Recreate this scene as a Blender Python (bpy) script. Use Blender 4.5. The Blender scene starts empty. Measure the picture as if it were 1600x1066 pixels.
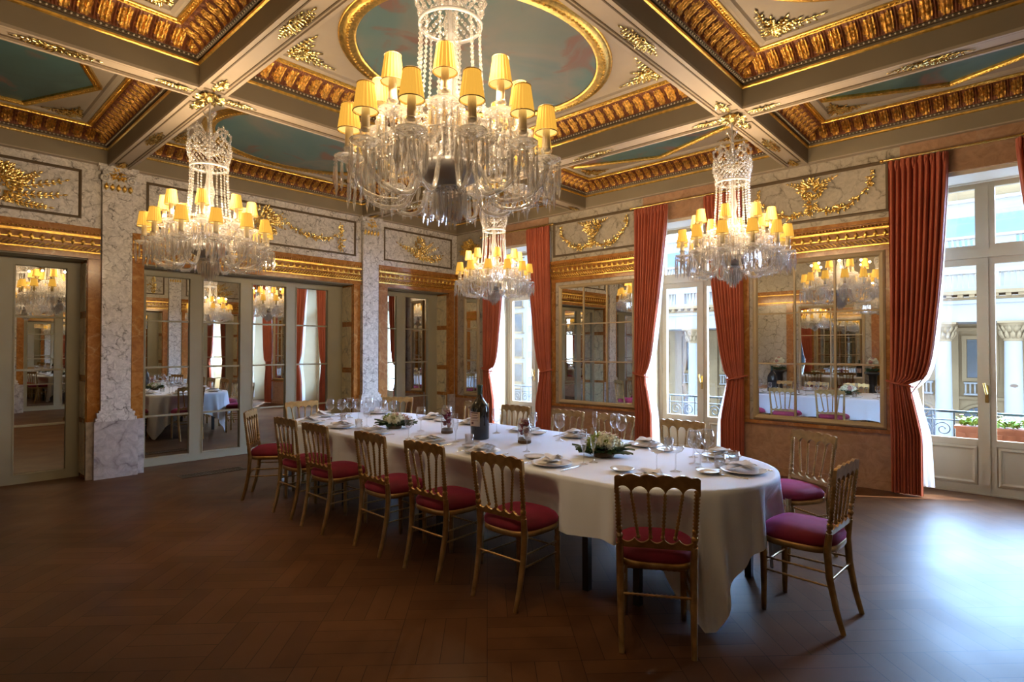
import bpy, math, random
from mathutils import Vector, Matrix
PI = math.pi
R = math.radians
sc = bpy.context.scene
COL = sc.collection
rnd = random.Random(7)

# ------------------------------------------------------------------ mesh builder
class MB:
    def __init__(s):
        s.v = []; s.f = []; s.m = []; s.s = []
    def add(s, vs, fs, mi=0, sm=False):
        b = len(s.v)
        s.v.extend(tuple(p) for p in vs)
        for f in fs:
            s.f.append(tuple(b + i for i in f)); s.m.append(mi); s.s.append(sm)
    def box(s, x0, x1, y0, y1, z0, z1, mi=0):
        v = [(x, y, z) for z in (z0, z1) for y in (y0, y1) for x in (x0, x1)]
        s.add(v, [(0,2,3,1),(4,5,7,6),(0,1,5,4),(2,6,7,3),(0,4,6,2),(1,3,7,5)], mi)
    def bev(s, x0, x1, y0, y1, z0, z1, b, mi=0):
        # box with its z1 face shrunk by b (a chamfered raised field)
        v = [(x0,y0,z0),(x1,y0,z0),(x1,y1,z0),(x0,y1,z0),(x0+b,y0+b,z1),(x1-b,y0+b,z1),(x1-b,y1-b,z1),(x0+b,y1-b,z1)]
        s.add(v, [(3,2,1,0),(4,5,6,7),(0,1,5,4),(1,2,6,5),(2,3,7,6),(3,0,4,7)], mi)
    def tube(s, pts, r, n=8, mi=0, closed=False, caps=True, sm=True, flat=1.0):
        pts = [Vector(p) for p in pts]; k = len(pts)
        rr = r if isinstance(r, (list, tuple)) else [r] * k
        ref = None; vs = []
        for i, p in enumerate(pts):
            a = pts[(i - 1) % k] if (closed or i > 0) else p
            b = pts[(i + 1) % k] if (closed or i < k - 1) else p
            t = (b - a)
            if t.length < 1e-9: t = Vector((0, 0, 1))
            t.normalize()
            if ref is None:
                ref = Vector((0, 0, 1)) if abs(t.z) < .9 else Vector((1, 0, 0))
            u = t.cross(ref)
            if u.length < 1e-6: u = t.orthogonal()
            u.normalize(); w = u.cross(t).normalized(); ref = w
            for j in range(n):
                an = 2 * PI * j / n
                vs.append(p + u * (math.cos(an) * rr[i]) + w * (math.sin(an) * rr[i] * flat))
        fs = []
        for i in range(k if closed else k - 1):
            i2 = (i + 1) % k
            for j in range(n):
                j2 = (j + 1) % n
                fs.append((i*n+j, i*n+j2, i2*n+j2, i2*n+j))
        s.add(vs, fs, mi, sm)
        if caps and not closed:
            s.add(vs[:n], [tuple(range(n))[::-1]], mi); s.add(vs[-n:], [tuple(range(n))], mi)
    def lathe(s, prof, n=16, at=(0,0,0), mi=0, sm=True, a0=0, a1=2*PI, cap=False):
        full = abs(a1 - a0 - 2*PI) < 1e-6
        k = n if full else n + 1; vs = []
        for r, z in prof:
            for j in range(k):
                a = a0 + (a1 - a0) * j / n
                vs.append((at[0] + r*math.cos(a), at[1] + r*math.sin(a), at[2] + z))
        fs = []
        for i in range(len(prof) - 1):
            for j in range(n):
                j2 = (j + 1) % k
                fs.append((i*k+j, i*k+j2, (i+1)*k+j2, (i+1)*k+j))
        s.add(vs, fs, mi, sm)
        if cap:
            s.add(vs[:k], [tuple(range(k))[::-1]], mi); s.add(vs[-k:], [tuple(range(k))], mi)
    def grid(s, nu, nv, fn, mi=0, sm=True, wrap=False, mif=None):
        vs = [fn(i / nu, j / nv) for j in range(nv + 1) for i in range(nu + (0 if wrap else 1))]
        k = nu if wrap else nu + 1
        b = len(s.v); s.v.extend(tuple(p) for p in vs)
        for j in range(nv):
            for i in range(nu):
                i2 = (i + 1) % k if wrap else i + 1
                s.f.append((b+j*k+i, b+j*k+i2, b+(j+1)*k+i2, b+(j+1)*k+i))
                s.m.append(mif(i, j) if mif else mi); s.s.append(sm)
    def sphere(s, c, r, n=8, mi=0, sc_=(1,1,1), sm=True):
        h = max(3, n // 2)
        prof = [(max(1e-4, r*math.sin(PI*i/h)), -r*math.cos(PI*i/h)) for i in range(h+1)]
        b = len(s.v); s.lathe(prof, n, (0,0,0), mi, sm)
        for i in range(b, len(s.v)):
            p = s.v[i]; s.v[i] = (c[0]+p[0]*sc_[0], c[1]+p[1]*sc_[1], c[2]+p[2]*sc_[2])
    def octa(s, c, rx, ry=None, rz=None, mi=0):
        ry = rx if ry is None else ry; rz = rx if rz is None else rz
        x, y, z = c
        s.add([(x+rx,y,z),(x,y+ry,z),(x-rx,y,z),(x,y-ry,z),(x,y,z+rz),(x,y,z-rz)],
              [(0,1,4),(1,2,4),(2,3,4),(3,0,4),(1,0,5),(2,1,5),(3,2,5),(0,3,5)], mi, True)
    def ring(s, prof, x0, x1, y0, y1, mi=0, sm=False, mil=None):
        # profile (inset, z) swept round a rectangle with mitred corners
        vs = []
        for o, z in prof:
            vs += [(x0+o,y0+o,z),(x1-o,y0+o,z),(x1-o,y1-o,z),(x0+o,y1-o,z)]
        for i in range(len(prof)-1):
            a = i*4; m = mil[i] if mil else mi
            s.add(vs[a:a+8], [(j, (j+1)%4, 4+(j+1)%4, 4+j) for j in range(4)], m, sm)
    def leaf(s, base, d, up, L, W, mi=0, bend=.3):
        # pointed leaf from base along d, surface facing up, with a raised midrib and thickness
        d = Vector(d).normalized(); up = Vector(up).normalized(); sd = d.cross(up)
        if sd.length < 1e-6: sd = d.orthogonal()
        sd.normalize(); b = Vector(base); vs = []
        for t, w, h in ((0,.15,.0),(.3,.9,.16),(.62,.8,.2),(1,.05,-.05)):
            c = b + d*(L*t) + up*(h*bend*L)
            vs += [c + sd*(W*w*.5), c + up*(W*.32), c - sd*(W*w*.5)]
        fs = []
        for i in range(3):
            a = i*3; fs += [(a,a+3,a+4,a+1),(a+1,a+4,a+5,a+2)]
        s.add(vs, fs, mi, True)
    def xf(s, fn):
        s.v = [tuple(fn(*p)) for p in s.v]; return s
    def merge(s, o, fn=None):
        b = len(s.v)
        s.v.extend([tuple(fn(*p)) for p in o.v] if fn else o.v)
        s.f.extend(tuple(b+i for i in f) for f in o.f); s.m.extend(o.m); s.s.extend(o.s)
    def build(s, name, mats, parent=None, loc=(0,0,0), rot=(0,0,0), fn=None, **props):
        if fn: s.xf(fn)
        me = bpy.data.meshes.new(name)
        me.from_pydata(s.v, [], s.f)
        if not isinstance(mats, (list, tuple)): mats = [mats]
        for m in mats: me.materials.append(m)
        me.polygons.foreach_set('material_index', s.m)
        me.polygons.foreach_set('use_smooth', s.s)
        me.update()
        o = bpy.data.objects.new(name, me); COL.objects.link(o)
        o.parent = parent; o.location = loc; o.rotation_euler = rot
        for k, v in props.items(): o[k] = v
        return o

def thing(name, label, cat, loc=(0,0,0), rz=0, group=None):
    o = bpy.data.objects.new(name, None); COL.objects.link(o)
    o.empty_display_size = .1
    o.location = loc; o.rotation_euler = (0, 0, rz)
    o['label'] = label; o['category'] = cat
    if group: o['group'] = group
    return o
def tag(o, label, cat, group=None):
    o['label'] = label; o['category'] = cat
    if group: o['group'] = group
    return o
def struct(name, **k):
    o = bpy.data.objects.new(name, None); COL.objects.link(o)
    o.empty_display_size = .1; o['kind'] = 'structure'
    return o
def kids(o):
    return [c for c in ALLCH.get(o.name, [])]
ALLCH = {}
def copy_tree(src, parent=None):
    c = src.copy(); COL.objects.link(c); c.parent = parent
    for ch in src.children: copy_tree(ch, c)
    return c

# ------------------------------------------------------------------ materials
MT = {}
SHADE_E = .33; FILL_W = 36; BULB_W = 14; SKY_A = 3.0; SKY_FILL = 40; SUN_S = 9.0; EXPO = 1.4
def newmat(name):
    m = bpy.data.materials.new(name); m.use_nodes = True
    nt = m.node_tree; nt.nodes.clear(); MT[name] = m
    return m, nt, nt.nodes, nt.links
def nd(N, t, **k):
    n = N.new(t)
    for a, b in k.items():
        if a in n.inputs.keys(): n.inputs[a].default_value = b
        else: setattr(n, a, b)
    return n
def out(N, L, sh):
    o = N.new('ShaderNodeOutputMaterial'); L.new(sh, o.inputs['Surface']); return o
def pbsdf(N, col=(.5,.5,.5), rough=.5, metal=0, **k):
    b = N.new('ShaderNodeBsdfPrincipled')
    b.inputs['Base Color'].default_value = (*col, 1)
    b.inputs['Roughness'].default_value = rough
    b.inputs['Metallic'].default_value = metal
    for a, v in k.items():
        b.inputs[a.replace('_', ' ')].default_value = v
    return b
def ramp(N, stops):
    r = N.new('ShaderNodeValToRGB'); e = r.color_ramp.elements
    e[0].position = stops[0][0]; e[0].color = (*stops[0][1], 1)
    e[1].position = stops[-1][0]; e[1].color = (*stops[-1][1], 1)
    for p, c in stops[1:-1]:
        q = e.new(p); q.color = (*c, 1)
    return r
def coords(N, L, scale=(1,1,1), rot=(0,0,0)):
    t = N.new('ShaderNodeTexCoord'); m = N.new('ShaderNodeMapping')
    m.inputs['Scale'].default_value = scale; m.inputs['Rotation'].default_value = rot
    L.new(t.outputs['Object'], m.inputs['Vector']); return m.outputs['Vector']
def simple(name, col, rough=.5, metal=0, var=.0, vs=6, bump=0, bs=40, **k):
    m, nt, N, L = newmat(name)
    b = pbsdf(N, col, rough, metal, **k)
    if var or bump: v = coords(N, L)
    if var:
        n = nd(N, 'ShaderNodeTexNoise', Scale=vs, Detail=4.0)
        L.new(v, n.inputs['Vector'])
        r = ramp(N, [(.3, tuple(c*(1-var) for c in col)), (.7, tuple(min(1, c*(1+var)) for c in col))])
        L.new(n.outputs['Fac'], r.inputs['Fac']); L.new(r.outputs['Color'], b.inputs['Base Color'])
    if bump:
        n = nd(N, 'ShaderNodeTexNoise', Scale=bs, Detail=3.0); L.new(v, n.inputs['Vector'])
        u = nd(N, 'ShaderNodeBump', Strength=bump, Distance=.01)
        L.new(n.outputs['Fac'], u.inputs['Height']); L.new(u.outputs['Normal'], b.inputs['Normal'])
    out(N, L, b.outputs[0]); return m
def marble(name, base, base2, vein, scale=3.0, vw=.03, rough=.22, amount=1.0):
    m, nt, N, L = newmat(name)
    b = pbsdf(N, base, rough)
    v = coords(N, L)
    w = nd(N, 'ShaderNodeTexNoise', Scale=scale*.8, Detail=5.0); L.new(v, w.inputs['Vector'])
    mx = N.new('ShaderNodeMixRGB'); mx.inputs['Fac'].default_value = .22
    L.new(v, mx.inputs['Color1']); L.new(w.outputs['Color'], mx.inputs['Color2'])
    vo = nd(N, 'ShaderNodeTexVoronoi', Scale=scale); vo.feature = 'DISTANCE_TO_EDGE'
    L.new(mx.outputs['Color'], vo.inputs['Vector'])
    vr = ramp(N, [(0, (1,1,1)), (vw, (.35,.35,.35)), (vw*3.2, (0,0,0))]); L.new(vo.outputs['Distance'], vr.inputs['Fac'])
    # veins fade in and out
    n2 = nd(N, 'ShaderNodeTexNoise', Scale=scale*1.1, Detail=6.0, Roughness=.65); L.new(v, n2.inputs['Vector'])
    nr = ramp(N, [(.4, (0,0,0)), (.6, (amount,amount,amount))]); L.new(n2.outputs['Fac'], nr.inputs['Fac'])
    mul = nd(N, 'ShaderNodeMath', operation='MULTIPLY'); L.new(vr.outputs['Color'], mul.inputs[0]); L.new(nr.outputs['Color'], mul.inputs[1])
    n3 = nd(N, 'ShaderNodeTexNoise', Scale=scale*2.1, Detail=8.0, Roughness=.7, Distortion=1.2); L.new(v, n3.inputs['Vector'])
    br = ramp(N, [(.32, base2), (.62, base)]); L.new(n3.outputs['Fac'], br.inputs['Fac'])
    fin = N.new('ShaderNodeMixRGB'); L.new(mul.outputs[0], fin.inputs['Fac'])
    L.new(br.outputs['Color'], fin.inputs['Color1']); fin.inputs['Color2'].default_value = (*vein, 1)
    L.new(fin.outputs['Color'], b.inputs['Base Color']); out(N, L, b.outputs[0]); return m

marble('m_white', (.80,.77,.74), (.46,.44,.43), (.07,.06,.06), 9.0, .03, .2)
marble('m_plinth', (.58,.54,.53), (.36,.33,.33), (.12,.10,.11), 4.0, .03, .2, .8)
marble('m_cream', (.50,.45,.37), (.36,.32,.26), (.12,.10,.07), 6.0, .028, .28)
marble('m_orange', (.44,.19,.045), (.24,.085,.015), (.62,.40,.17), 5.0, .02, .2, .6)
marble('m_dado', (.48,.29,.18), (.33,.19,.115), (.46,.32,.22), 4.0, .02, .25, .7)
marble('m_inset', (.74,.64,.42), (.52,.44,.28), (.16,.15,.12), 5.0, .03, .28)
simple('gold', (.83,.52,.13), .3, 1.0, var=.3, vs=25, bump=.3, bs=90)
simple('gold_cove', (.60,.34,.085), .36, 1.0, var=.5, vs=45, bump=.9, bs=70)
simple('bole_recess_shade', (.16,.05,.018), .55, .2, var=.3, vs=30)  # red-brown ground for low carving, recess shade put into its colour
simple('gold_bright', (.98,.72,.28), .24, 1.0, var=.12, vs=20)
simple('paint_soffit', (.42,.35,.27), .55, var=.06, vs=3)
simple('paint_coffer', (.25,.205,.14), .55, var=.06, vs=3)
simple('paint_panel', (.38,.32,.25), .6, var=.08, vs=2)
simple('paint_line', (.12,.085,.05), .6)
simple('paint_door', (.33,.31,.23), .42, var=.05, vs=3)
simple('paint_window', (.44,.345,.21), .4, var=.05, vs=3)
simple('paint_light', (.62,.56,.46), .5)
simple('chair_gilt', (.36,.225,.085), .34, .75, var=.28, vs=18, bump=.15, bs=60)
simple('velvet', (.17,.004,.022), .8, var=.25, vs=9, Sheen_Weight=.6, Sheen_Roughness=.4, Sheen_Tint=(.9,.1,.35,1))
simple('linen', (.80,.86,.98), .85, var=.03, vs=2, bump=.12, bs=260)
simple('napkin', (.80,.80,.82), .85, bump=.1, bs=200)
simple('porcelain', (.78,.76,.72), .14)
simple('silver', (.75,.75,.76), .18, 1.0)
simple('table_leg', (.012,.012,.014), .4)
simple('bottle_glass', (.006,.010,.014), .08, Coat_Weight=.5)
simple('capsule', (.02,.05,.035), .35)
simple('label_paper', (.62,.50,.44), .7, var=.05)
simple('label_ink', (.12,.05,.05), .7)
simple('leaf_dark', (.018,.055,.02), .45, var=.4, vs=20)
simple('leaf_light', (.20,.30,.04), .5, var=.3, vs=20)
simple('petal_white', (.72,.74,.58), .7, var=.15, vs=30)
simple('petal_pink', (.50,.28,.25), .7, var=.3, vs=30)
simple('petal_red', (.20,.02,.05), .7, var=.4, vs=30)
simple('dry_base', (.11,.07,.04), .8, var=.3, vs=30)
simple('iron', (.02,.025,.03), .45, .4)
simple('terracotta', (.28,.09,.045), .8, var=.15)
simple('stone', (.30,.195,.09), .85, var=.15, vs=.9)
simple('stone_white', (.34,.31,.27), .8, var=.06, vs=.7)
simple('stone_dark', (.1,.1,.1), .85, var=.2, vs=1.3)
simple('slate', (.07,.11,.16), .6, var=.2, vs=1)
simple('street', (.16,.16,.165), .9)
simple('dark_glass', (.03,.045,.06), .1)
simple('vent_metal', (.06,.035,.02), .4, .6)
simple('pedestal', (.02,.02,.022), .4)
simple('rosette_dark', (.10,.06,.03), .6)
simple('bowl_silver', (.62,.62,.66), .35, .45)
simple('prism_cap', (.55,.50,.42), .3, .8)
simple('candle_tube', (.88,.78,.58), .5, Subsurface_Weight=.0)

# curtain velvet/silk, folds lit by the real light
simple('curtain', (.42,.10,.052), .62, var=.1, vs=4, bump=.1, bs=120, Sheen_Weight=.25, Sheen_Tint=(1,.35,.3,1))
simple('curtain_trim', (.50,.16,.10), .6)
def sheer():
    m, nt, N, L = newmat('sheer')
    d = N.new('ShaderNodeBsdfDiffuse'); d.inputs['Color'].default_value = (.85,.85,.88,1)
    t = N.new('ShaderNodeBsdfTranslucent'); t.inputs['Color'].default_value = (.85,.85,.88,1)
    tr = N.new('ShaderNodeBsdfTransparent')
    a = N.new('ShaderNodeMixShader'); a.inputs[0].default_value = .55
    L.new(d.outputs[0], a.inputs[1]); L.new(t.outputs[0], a.inputs[2])
    c = N.new('ShaderNodeMixShader'); c.inputs[0].default_value = .2
    L.new(a.outputs[0], c.inputs[1]); L.new(tr.outputs[0], c.inputs[2]); out(N, L, c.outputs[0])
sheer()
def thin_glass(name, tint, base, gl_rough=.0, edge=.9):
    m, nt, N, L = newmat(name)
    t = N.new('ShaderNodeBsdfTransparent'); t.inputs['Color'].default_value = (*tint, 1)
    g = N.new('ShaderNodeBsdfGlossy'); g.inputs['Roughness'].default_value = gl_rough
    lw = N.new('ShaderNodeLayerWeight'); lw.inputs['Blend'].default_value = .35
    mr = N.new('ShaderNodeMapRange'); mr.inputs['To Min'].default_value = base; mr.inputs['To Max'].default_value = edge
    L.new(lw.outputs['Facing'], mr.inputs['Value'])
    x = N.new('ShaderNodeMixShader'); L.new(mr.outputs[0], x.inputs[0])
    L.new(t.outputs[0], x.inputs[1]); L.new(g.outputs[0], x.inputs[2]); out(N, L, x.outputs[0])
thin_glass('pane', (.96,.98,1), .04, 0, .5)
thin_glass('stemware', (.96,.97,.98), .07, .02, .85)
def mirror():
    m, nt, N, L = newmat('mirror')
    g = N.new('ShaderNodeBsdfGlossy'); g.inputs['Roughness'].default_value = .004
    g.inputs['Color'].default_value = (.80,.80,.76,1); out(N, L, g.outputs[0])
mirror()
def crystal():
    m, nt, N, L = newmat('crystal')
    t = N.new('ShaderNodeBsdfTransparent'); t.inputs['Color'].default_value = (.97,.97,.98,1)
    g = N.new('ShaderNodeBsdfGlossy'); g.inputs['Roughness'].default_value = .07
    d = N.new('ShaderNodeBsdfTranslucent'); d.inputs['Color'].default_value = (.95,.93,.90,1)
    e = N.new('ShaderNodeBsdfDiffuse'); e.inputs['Color'].default_value = (.9,.9,.9,1)
    de = N.new('ShaderNodeMixShader'); L.new(d.outputs[0], de.inputs[1]); L.new(e.outputs[0], de.inputs[2])
    lw = N.new('ShaderNodeLayerWeight'); lw.inputs['Blend'].default_value = .5
    a = N.new('ShaderNodeMixShader'); a.inputs[0].default_value = .68
    L.new(de.outputs[0], a.inputs[1]); L.new(g.outputs[0], a.inputs[2])
    mr = N.new('ShaderNodeMapRange'); mr.inputs['To Min'].default_value = .30; mr.inputs['To Max'].default_value = .95
    L.new(lw.outputs['Facing'], mr.inputs['Value'])
    b = N.new('ShaderNodeMixShader'); L.new(mr.outputs[0], b.inputs[0])
    L.new(t.outputs[0], b.inputs[1]); L.new(a.outputs[0], b.inputs[2]); out(N, L, b.outputs[0])
crystal()
def shade():
    m, nt, N, L = newmat('shade_cloth')
    # pleated silk lit from inside: it gives off light
    e = N.new('ShaderNodeEmission'); e.inputs['Color'].default_value = (1,.50,.065,1); e.inputs['Strength'].default_value = SHADE_E
    d = N.new('ShaderNodeBsdfDiffuse'); d.inputs['Color'].default_value = (.27,.155,.045,1)
    a = N.new('ShaderNodeAddShader'); L.new(e.outputs[0], a.inputs[0]); L.new(d.outputs[0], a.inputs[1]); out(N, L, a.outputs[0])
    m, nt, N, L = newmat('shade_inner')
    e = N.new('ShaderNodeEmission'); e.inputs['Color'].default_value = (1,.62,.18,1); e.inputs['Strength'].default_value = SHADE_E*1.6
    out(N, L, e.outputs[0])
shade()
simple('shade_trim', (.42,.24,.08), .6)
def painting(name, a, b, c, seed):
    m, nt, N, L = newmat(name)
    bs = pbsdf(N, a, .55); v = coords(N, L)
    mp = N.new('ShaderNodeMapping'); mp.inputs['Location'].default_value = (seed, seed*.7, 0); L.new(v, mp.inputs['Vector'])
    n = nd(N, 'ShaderNodeTexNoise', Scale=.95, Detail=5.0, Distortion=.6); L.new(mp.outputs[0], n.inputs['Vector'])
    r = ramp(N, [(.30, a), (.48, b), (.60, c), (.75, a)]); L.new(n.outputs['Fac'], r.inputs['Fac'])
    n2 = nd(N, 'ShaderNodeTexNoise', Scale=1.7, Detail=4.0, Distortion=1.5); L.new(mp.outputs[0], n2.inputs['Vector'])
    r2 = ramp(N, [(.56, (0,0,0)), (.66, (.8,.8,.8))]); L.new(n2.outputs['Fac'], r2.inputs['Fac'])
    mx = N.new('ShaderNodeMixRGB'); L.new(r2.outputs['Color'], mx.inputs['Fac'])
    L.new(r.outputs['Color'], mx.inputs['Color1']); mx.inputs['Color2'].default_value = (.22,.10,.08,1)
    L.new(mx.outputs['Color'], bs.inputs['Base Color']); out(N, L, bs.outputs[0])
painting('painting_sky', (.075,.17,.19), (.12,.20,.20), (.20,.21,.19), 3.3)
painting('painting_green', (.06,.14,.15), (.09,.17,.16), (.05,.10,.10), 9.1)
def parquet():
    m, nt, N, L = newmat('parquet')
    b = pbsdf(N, (.2,.1,.05), .3, IOR=1.19)
    v = coords(N, L, rot=(0,0,R(45)))
    ck = nd(N, 'ShaderNodeTexChecker', Scale=2.2); L.new(v, ck.inputs['Vector'])
    cols = []
    for rot in (0, 90):
        mp = N.new('ShaderNodeMapping'); mp.inputs['Rotation'].default_value = (0,0,R(rot)); L.new(v, mp.inputs['Vector'])
        br = nd(N, 'ShaderNodeTexBrick', Scale=1.0); L.new(mp.outputs[0], br.inputs['Vector'])
        br.inputs['Brick Width'].default_value = .4545; br.inputs['Row Height'].default_value = .1136
        br.inputs['Mortar Size'].default_value = .0016; br.inputs['Bias'].default_value = 0; br.offset = 0
        br.inputs['Color1'].default_value = (.132,.060,.026,1); br.inputs['Color2'].default_value = (.098,.043,.019,1)
        br.inputs['Mortar'].default_value = (.02,.009,.004,1)
        cols.append(br)
    mx = N.new('ShaderNodeMixRGB'); L.new(ck.outputs['Fac'], mx.inputs['Fac'])
    L.new(cols[0].outputs['Color'], mx.inputs['Color1']); L.new(cols[1].outputs['Color'], mx.inputs['Color2'])
    n = nd(N, 'ShaderNodeTexNoise', Scale=.8, Detail=6.0, Roughness=.6); L.new(v, n.inputs['Vector'])
    r = ramp(N, [(.3, (.62,.62,.62)), (.7, (1.15,1.1,1.05))]); L.new(n.outputs['Fac'], r.inputs['Fac'])
    m2 = N.new('ShaderNodeMixRGB'); m2.blend_type = 'MULTIPLY'; m2.inputs['Fac'].default_value = 1
    L.new(mx.outputs['Color'], m2.inputs['Color1']); L.new(r.outputs['Color'], m2.inputs['Color2'])
    L.new(m2.outputs['Color'], b.inputs['Base Color'])
    n3 = nd(N, 'ShaderNodeTexNoise', Scale=2.2, Detail=2.0); L.new(v, n3.inputs['Vector'])
    r3 = ramp(N, [(.3, (.38,.38,.38)), (.7, (.46,.46,.46))]); L.new(n3.outputs['Fac'], r3.inputs['Fac'])
    L.new(r3.outputs['Color'], b.inputs['Roughness'])
    u = nd(N, 'ShaderNodeBump', Strength=.06, Distance=.003)
    L.new(n3.outputs['Fac'], u.inputs['Height']); L.new(u.outputs['Normal'], b.inputs['Normal'])
    out(N, L, b.outputs[0])
parquet()
# ================================================================== the room
XW, YL, XB, YB = 7.15, 8.0, -.22, -.9      # window wall, mirrored wall, side wall, wall behind the camera
ZS = 3.65                                   # underside of the beams
ZP = 4.02                                   # coffer panels
D = .35                                     # depth of the door recesses
WL = lambda u, v, w: (u, YL - w, v)         # wall_left: u along X, v up, w into the room
WBK = lambda u, v, w: (u, YB + w, v)
WW = lambda u, v, w: (XW - w, u, v)         # window wall: u along Y
WS = lambda u, v, w: (XB + w, u, v)

def wbox(mb, u0, u1, v0, v1, w0, w1, mi=0): mb.box(u0, u1, v0, v1, w0, w1, mi)
def pframe(mb, u0, u1, v0, v1, w, t, d, mi=0):
    # moulded frame: outer rectangle, band t wide, standing d proud of w
    p = [(0, w), (0, w+d*.7), (t*.25, w+d), (t*.6, w+d*.75), (t, w)]
    mb.ring(p, u0, u1, v0, v1, mi)
def beads(mb, a, b, n, r, mi=0):
    for i in range(n):
        t = (i + .5) / n
        mb.octa([a[k] + (b[k]-a[k])*t for k in range(3)], r, r, r, mi)

# ---- floor
f = MB(); f.box(-3.0, XW+.5, -3.0, YL+.5, -.1, 0)
fl = f.build('floor', MT['parquet'], kind='structure')

# ---- gilded relief work (leaves, garlands, trophies) laid on a plane u,v with w out of it
def sprig(mb, p0, ang, L, n, s, w=.006, mi=0, curl=0.0, two=True):
    x, y = p0; a = ang
    pts = []
    for i in range(n):
        pts.append((x, y, w))
        for sd in ((-1, 1) if two else (1,)):
            la = a + sd * (.75 + .25*rnd.random())
            mb.leaf((x, y, w), (math.cos(la), math.sin(la), .25), (0, 0, 1), s*(1 - .45*i/n)*(.85+.3*rnd.random()), s*.42, mi, .5)
        x += math.cos(a)*L/n; y += math.sin(a)*L/n; a += curl/n
    mb.leaf((x, y, w), (math.cos(a), math.sin(a), .1), (0, 0, 1), s*.8, s*.35, mi, .4)
    pts.append((x, y, w)); mb.tube(pts, s*.07, 5, mi)
    return x, y, a
def swag(mb, a, b, sag, s, n, w=.008, mi=0):
    for i in range(n+1):
        t = i/n; x = a[0]+(b[0]-a[0])*t; y = a[1]+(b[1]-a[1])*t - sag*4*t*(1-t)
        k = .6 + .7*math.sin(PI*t)
        for j in range(3):
            q = rnd.uniform(0, 2*PI)
            mb.leaf((x+rnd.uniform(-.3,.3)*s, y+rnd.uniform(-.35,.35)*s*k, w), (math.cos(q), math.sin(q), .5), (0,0,1), s*k, s*.5, mi, .6)
        mb.sphere((x, y + rnd.uniform(-.2,.2)*s, w+s*.15), s*.24*k, 6, mi)
def cluster(mb, c, rx, ry, s, n, w=.008, mi=0):
    for i in range(n):
        q = rnd.uniform(0, 2*PI); r = math.sqrt(rnd.random())
        x = c[0]+rx*r*math.cos(q); y = c[1]+ry*r*math.sin(q); q2 = q + rnd.uniform(-.8,.8)
        mb.leaf((x, y, w), (math.cos(q2), math.sin(q2), .5), (0,0,1), s*(.7+.6*rnd.random()), s*.45, mi, .6)
    for i in range(n//4):
        q = rnd.uniform(0, 2*PI); r = math.sqrt(rnd.random())*.8
        mb.sphere((c[0]+rx*r*math.cos(q), c[1]+ry*r*math.sin(q), w+s*.12), s*.22, 6, mi)
def relief(kind, u0, u1, v0, v1):
    mb = MB(); c = (u0+u1)/2; m = (v0+v1)/2; W = u1-u0; H = v1-v0
    if kind == 'basket':
        cluster(mb, (c, m+.02*H), .17, .34*H*.9, .075, 150)
        for sd in (0, 1):
            for k, (dy, L, an) in enumerate(((.02, .36*W, .20), (-.10*H, .33*W, .02), (-.22*H, .24*W, -.22), (.1*H, .2*W, .45))):
                a = an if not sd else PI-an
                sprig(mb, (c+(-.1 if sd else .1), m-.05+dy), a, L, 8, .075, curl=(.25 if not sd else -.25))
        swag(mb, (c-.2, m-.1), (c+.2, m-.1), .1, .05, 12)
    elif kind == 'festoon':
        cluster(mb, (c, m+.03), .15, .36*H, .07, 130)
        for sd in (-1, 1):
            for an in (.7, .35, 0, -.35):
                a = an if sd > 0 else PI-an
                sprig(mb, (c+sd*.08, m+.05), a, .2, 5, .06)
            e = c+sd*W*.42
            swag(mb, (c+sd*.30, m+.12*H), (e-sd*.06, m+.0), .2*H, .055, 20)
            cluster(mb, (e, m-.02), .045, .38*H, .055, 46)
            mb.tube([(e, m-.38*H, .006), (e, m+.40*H, .006)], .006, 5)
    elif kind == 'vee':
        cluster(mb, (c, m+.12*H), .10, .22*H, .06, 60)
        for sd in (-1, 1):
            a = 2.72 if sd < 0 else .42
            for k in range(3):
                sprig(mb, (c+sd*.0+.02*k, m-.30*H+.05*k), a + sd*.0 + (.1*k if sd < 0 else .25*k-.2), .37*W*(1-.2*k), 8, .065)
        swag(mb, (c-.1, m-.2*H), (c+.34*W, m-.22*H), .08*H, .06, 16)
    else:                                            # lyre trophy with garland and hanging ends
        cluster(mb, (c, m+.22*H), .13, .17*H, .06, 80)
        for sd in (-1, 1):
            mb.tube([(c+sd*.02, m-.02*H, .012), (c+sd*.10, m+.08*H, .012), (c+sd*.11, m+.2*H, .012), (c+sd*.05, m+.33*H, .012)], .011, 6)
            sprig(mb, (c+sd*.07, m+.28*H), (.35 if sd > 0 else PI-.35), .18, 5, .055)
            e = c+sd*W*.43
            swag(mb, (c+sd*.02, m-.22*H), (e, m+.10*H), .24*H, .05, 20)
            swag(mb, (e, m+.10*H), (e+sd*.01, m+.38*H), .02, .045, 6)
        cluster(mb, (c, m-.12*H), .05, .2*H, .05, 40)
    return mb

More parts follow.
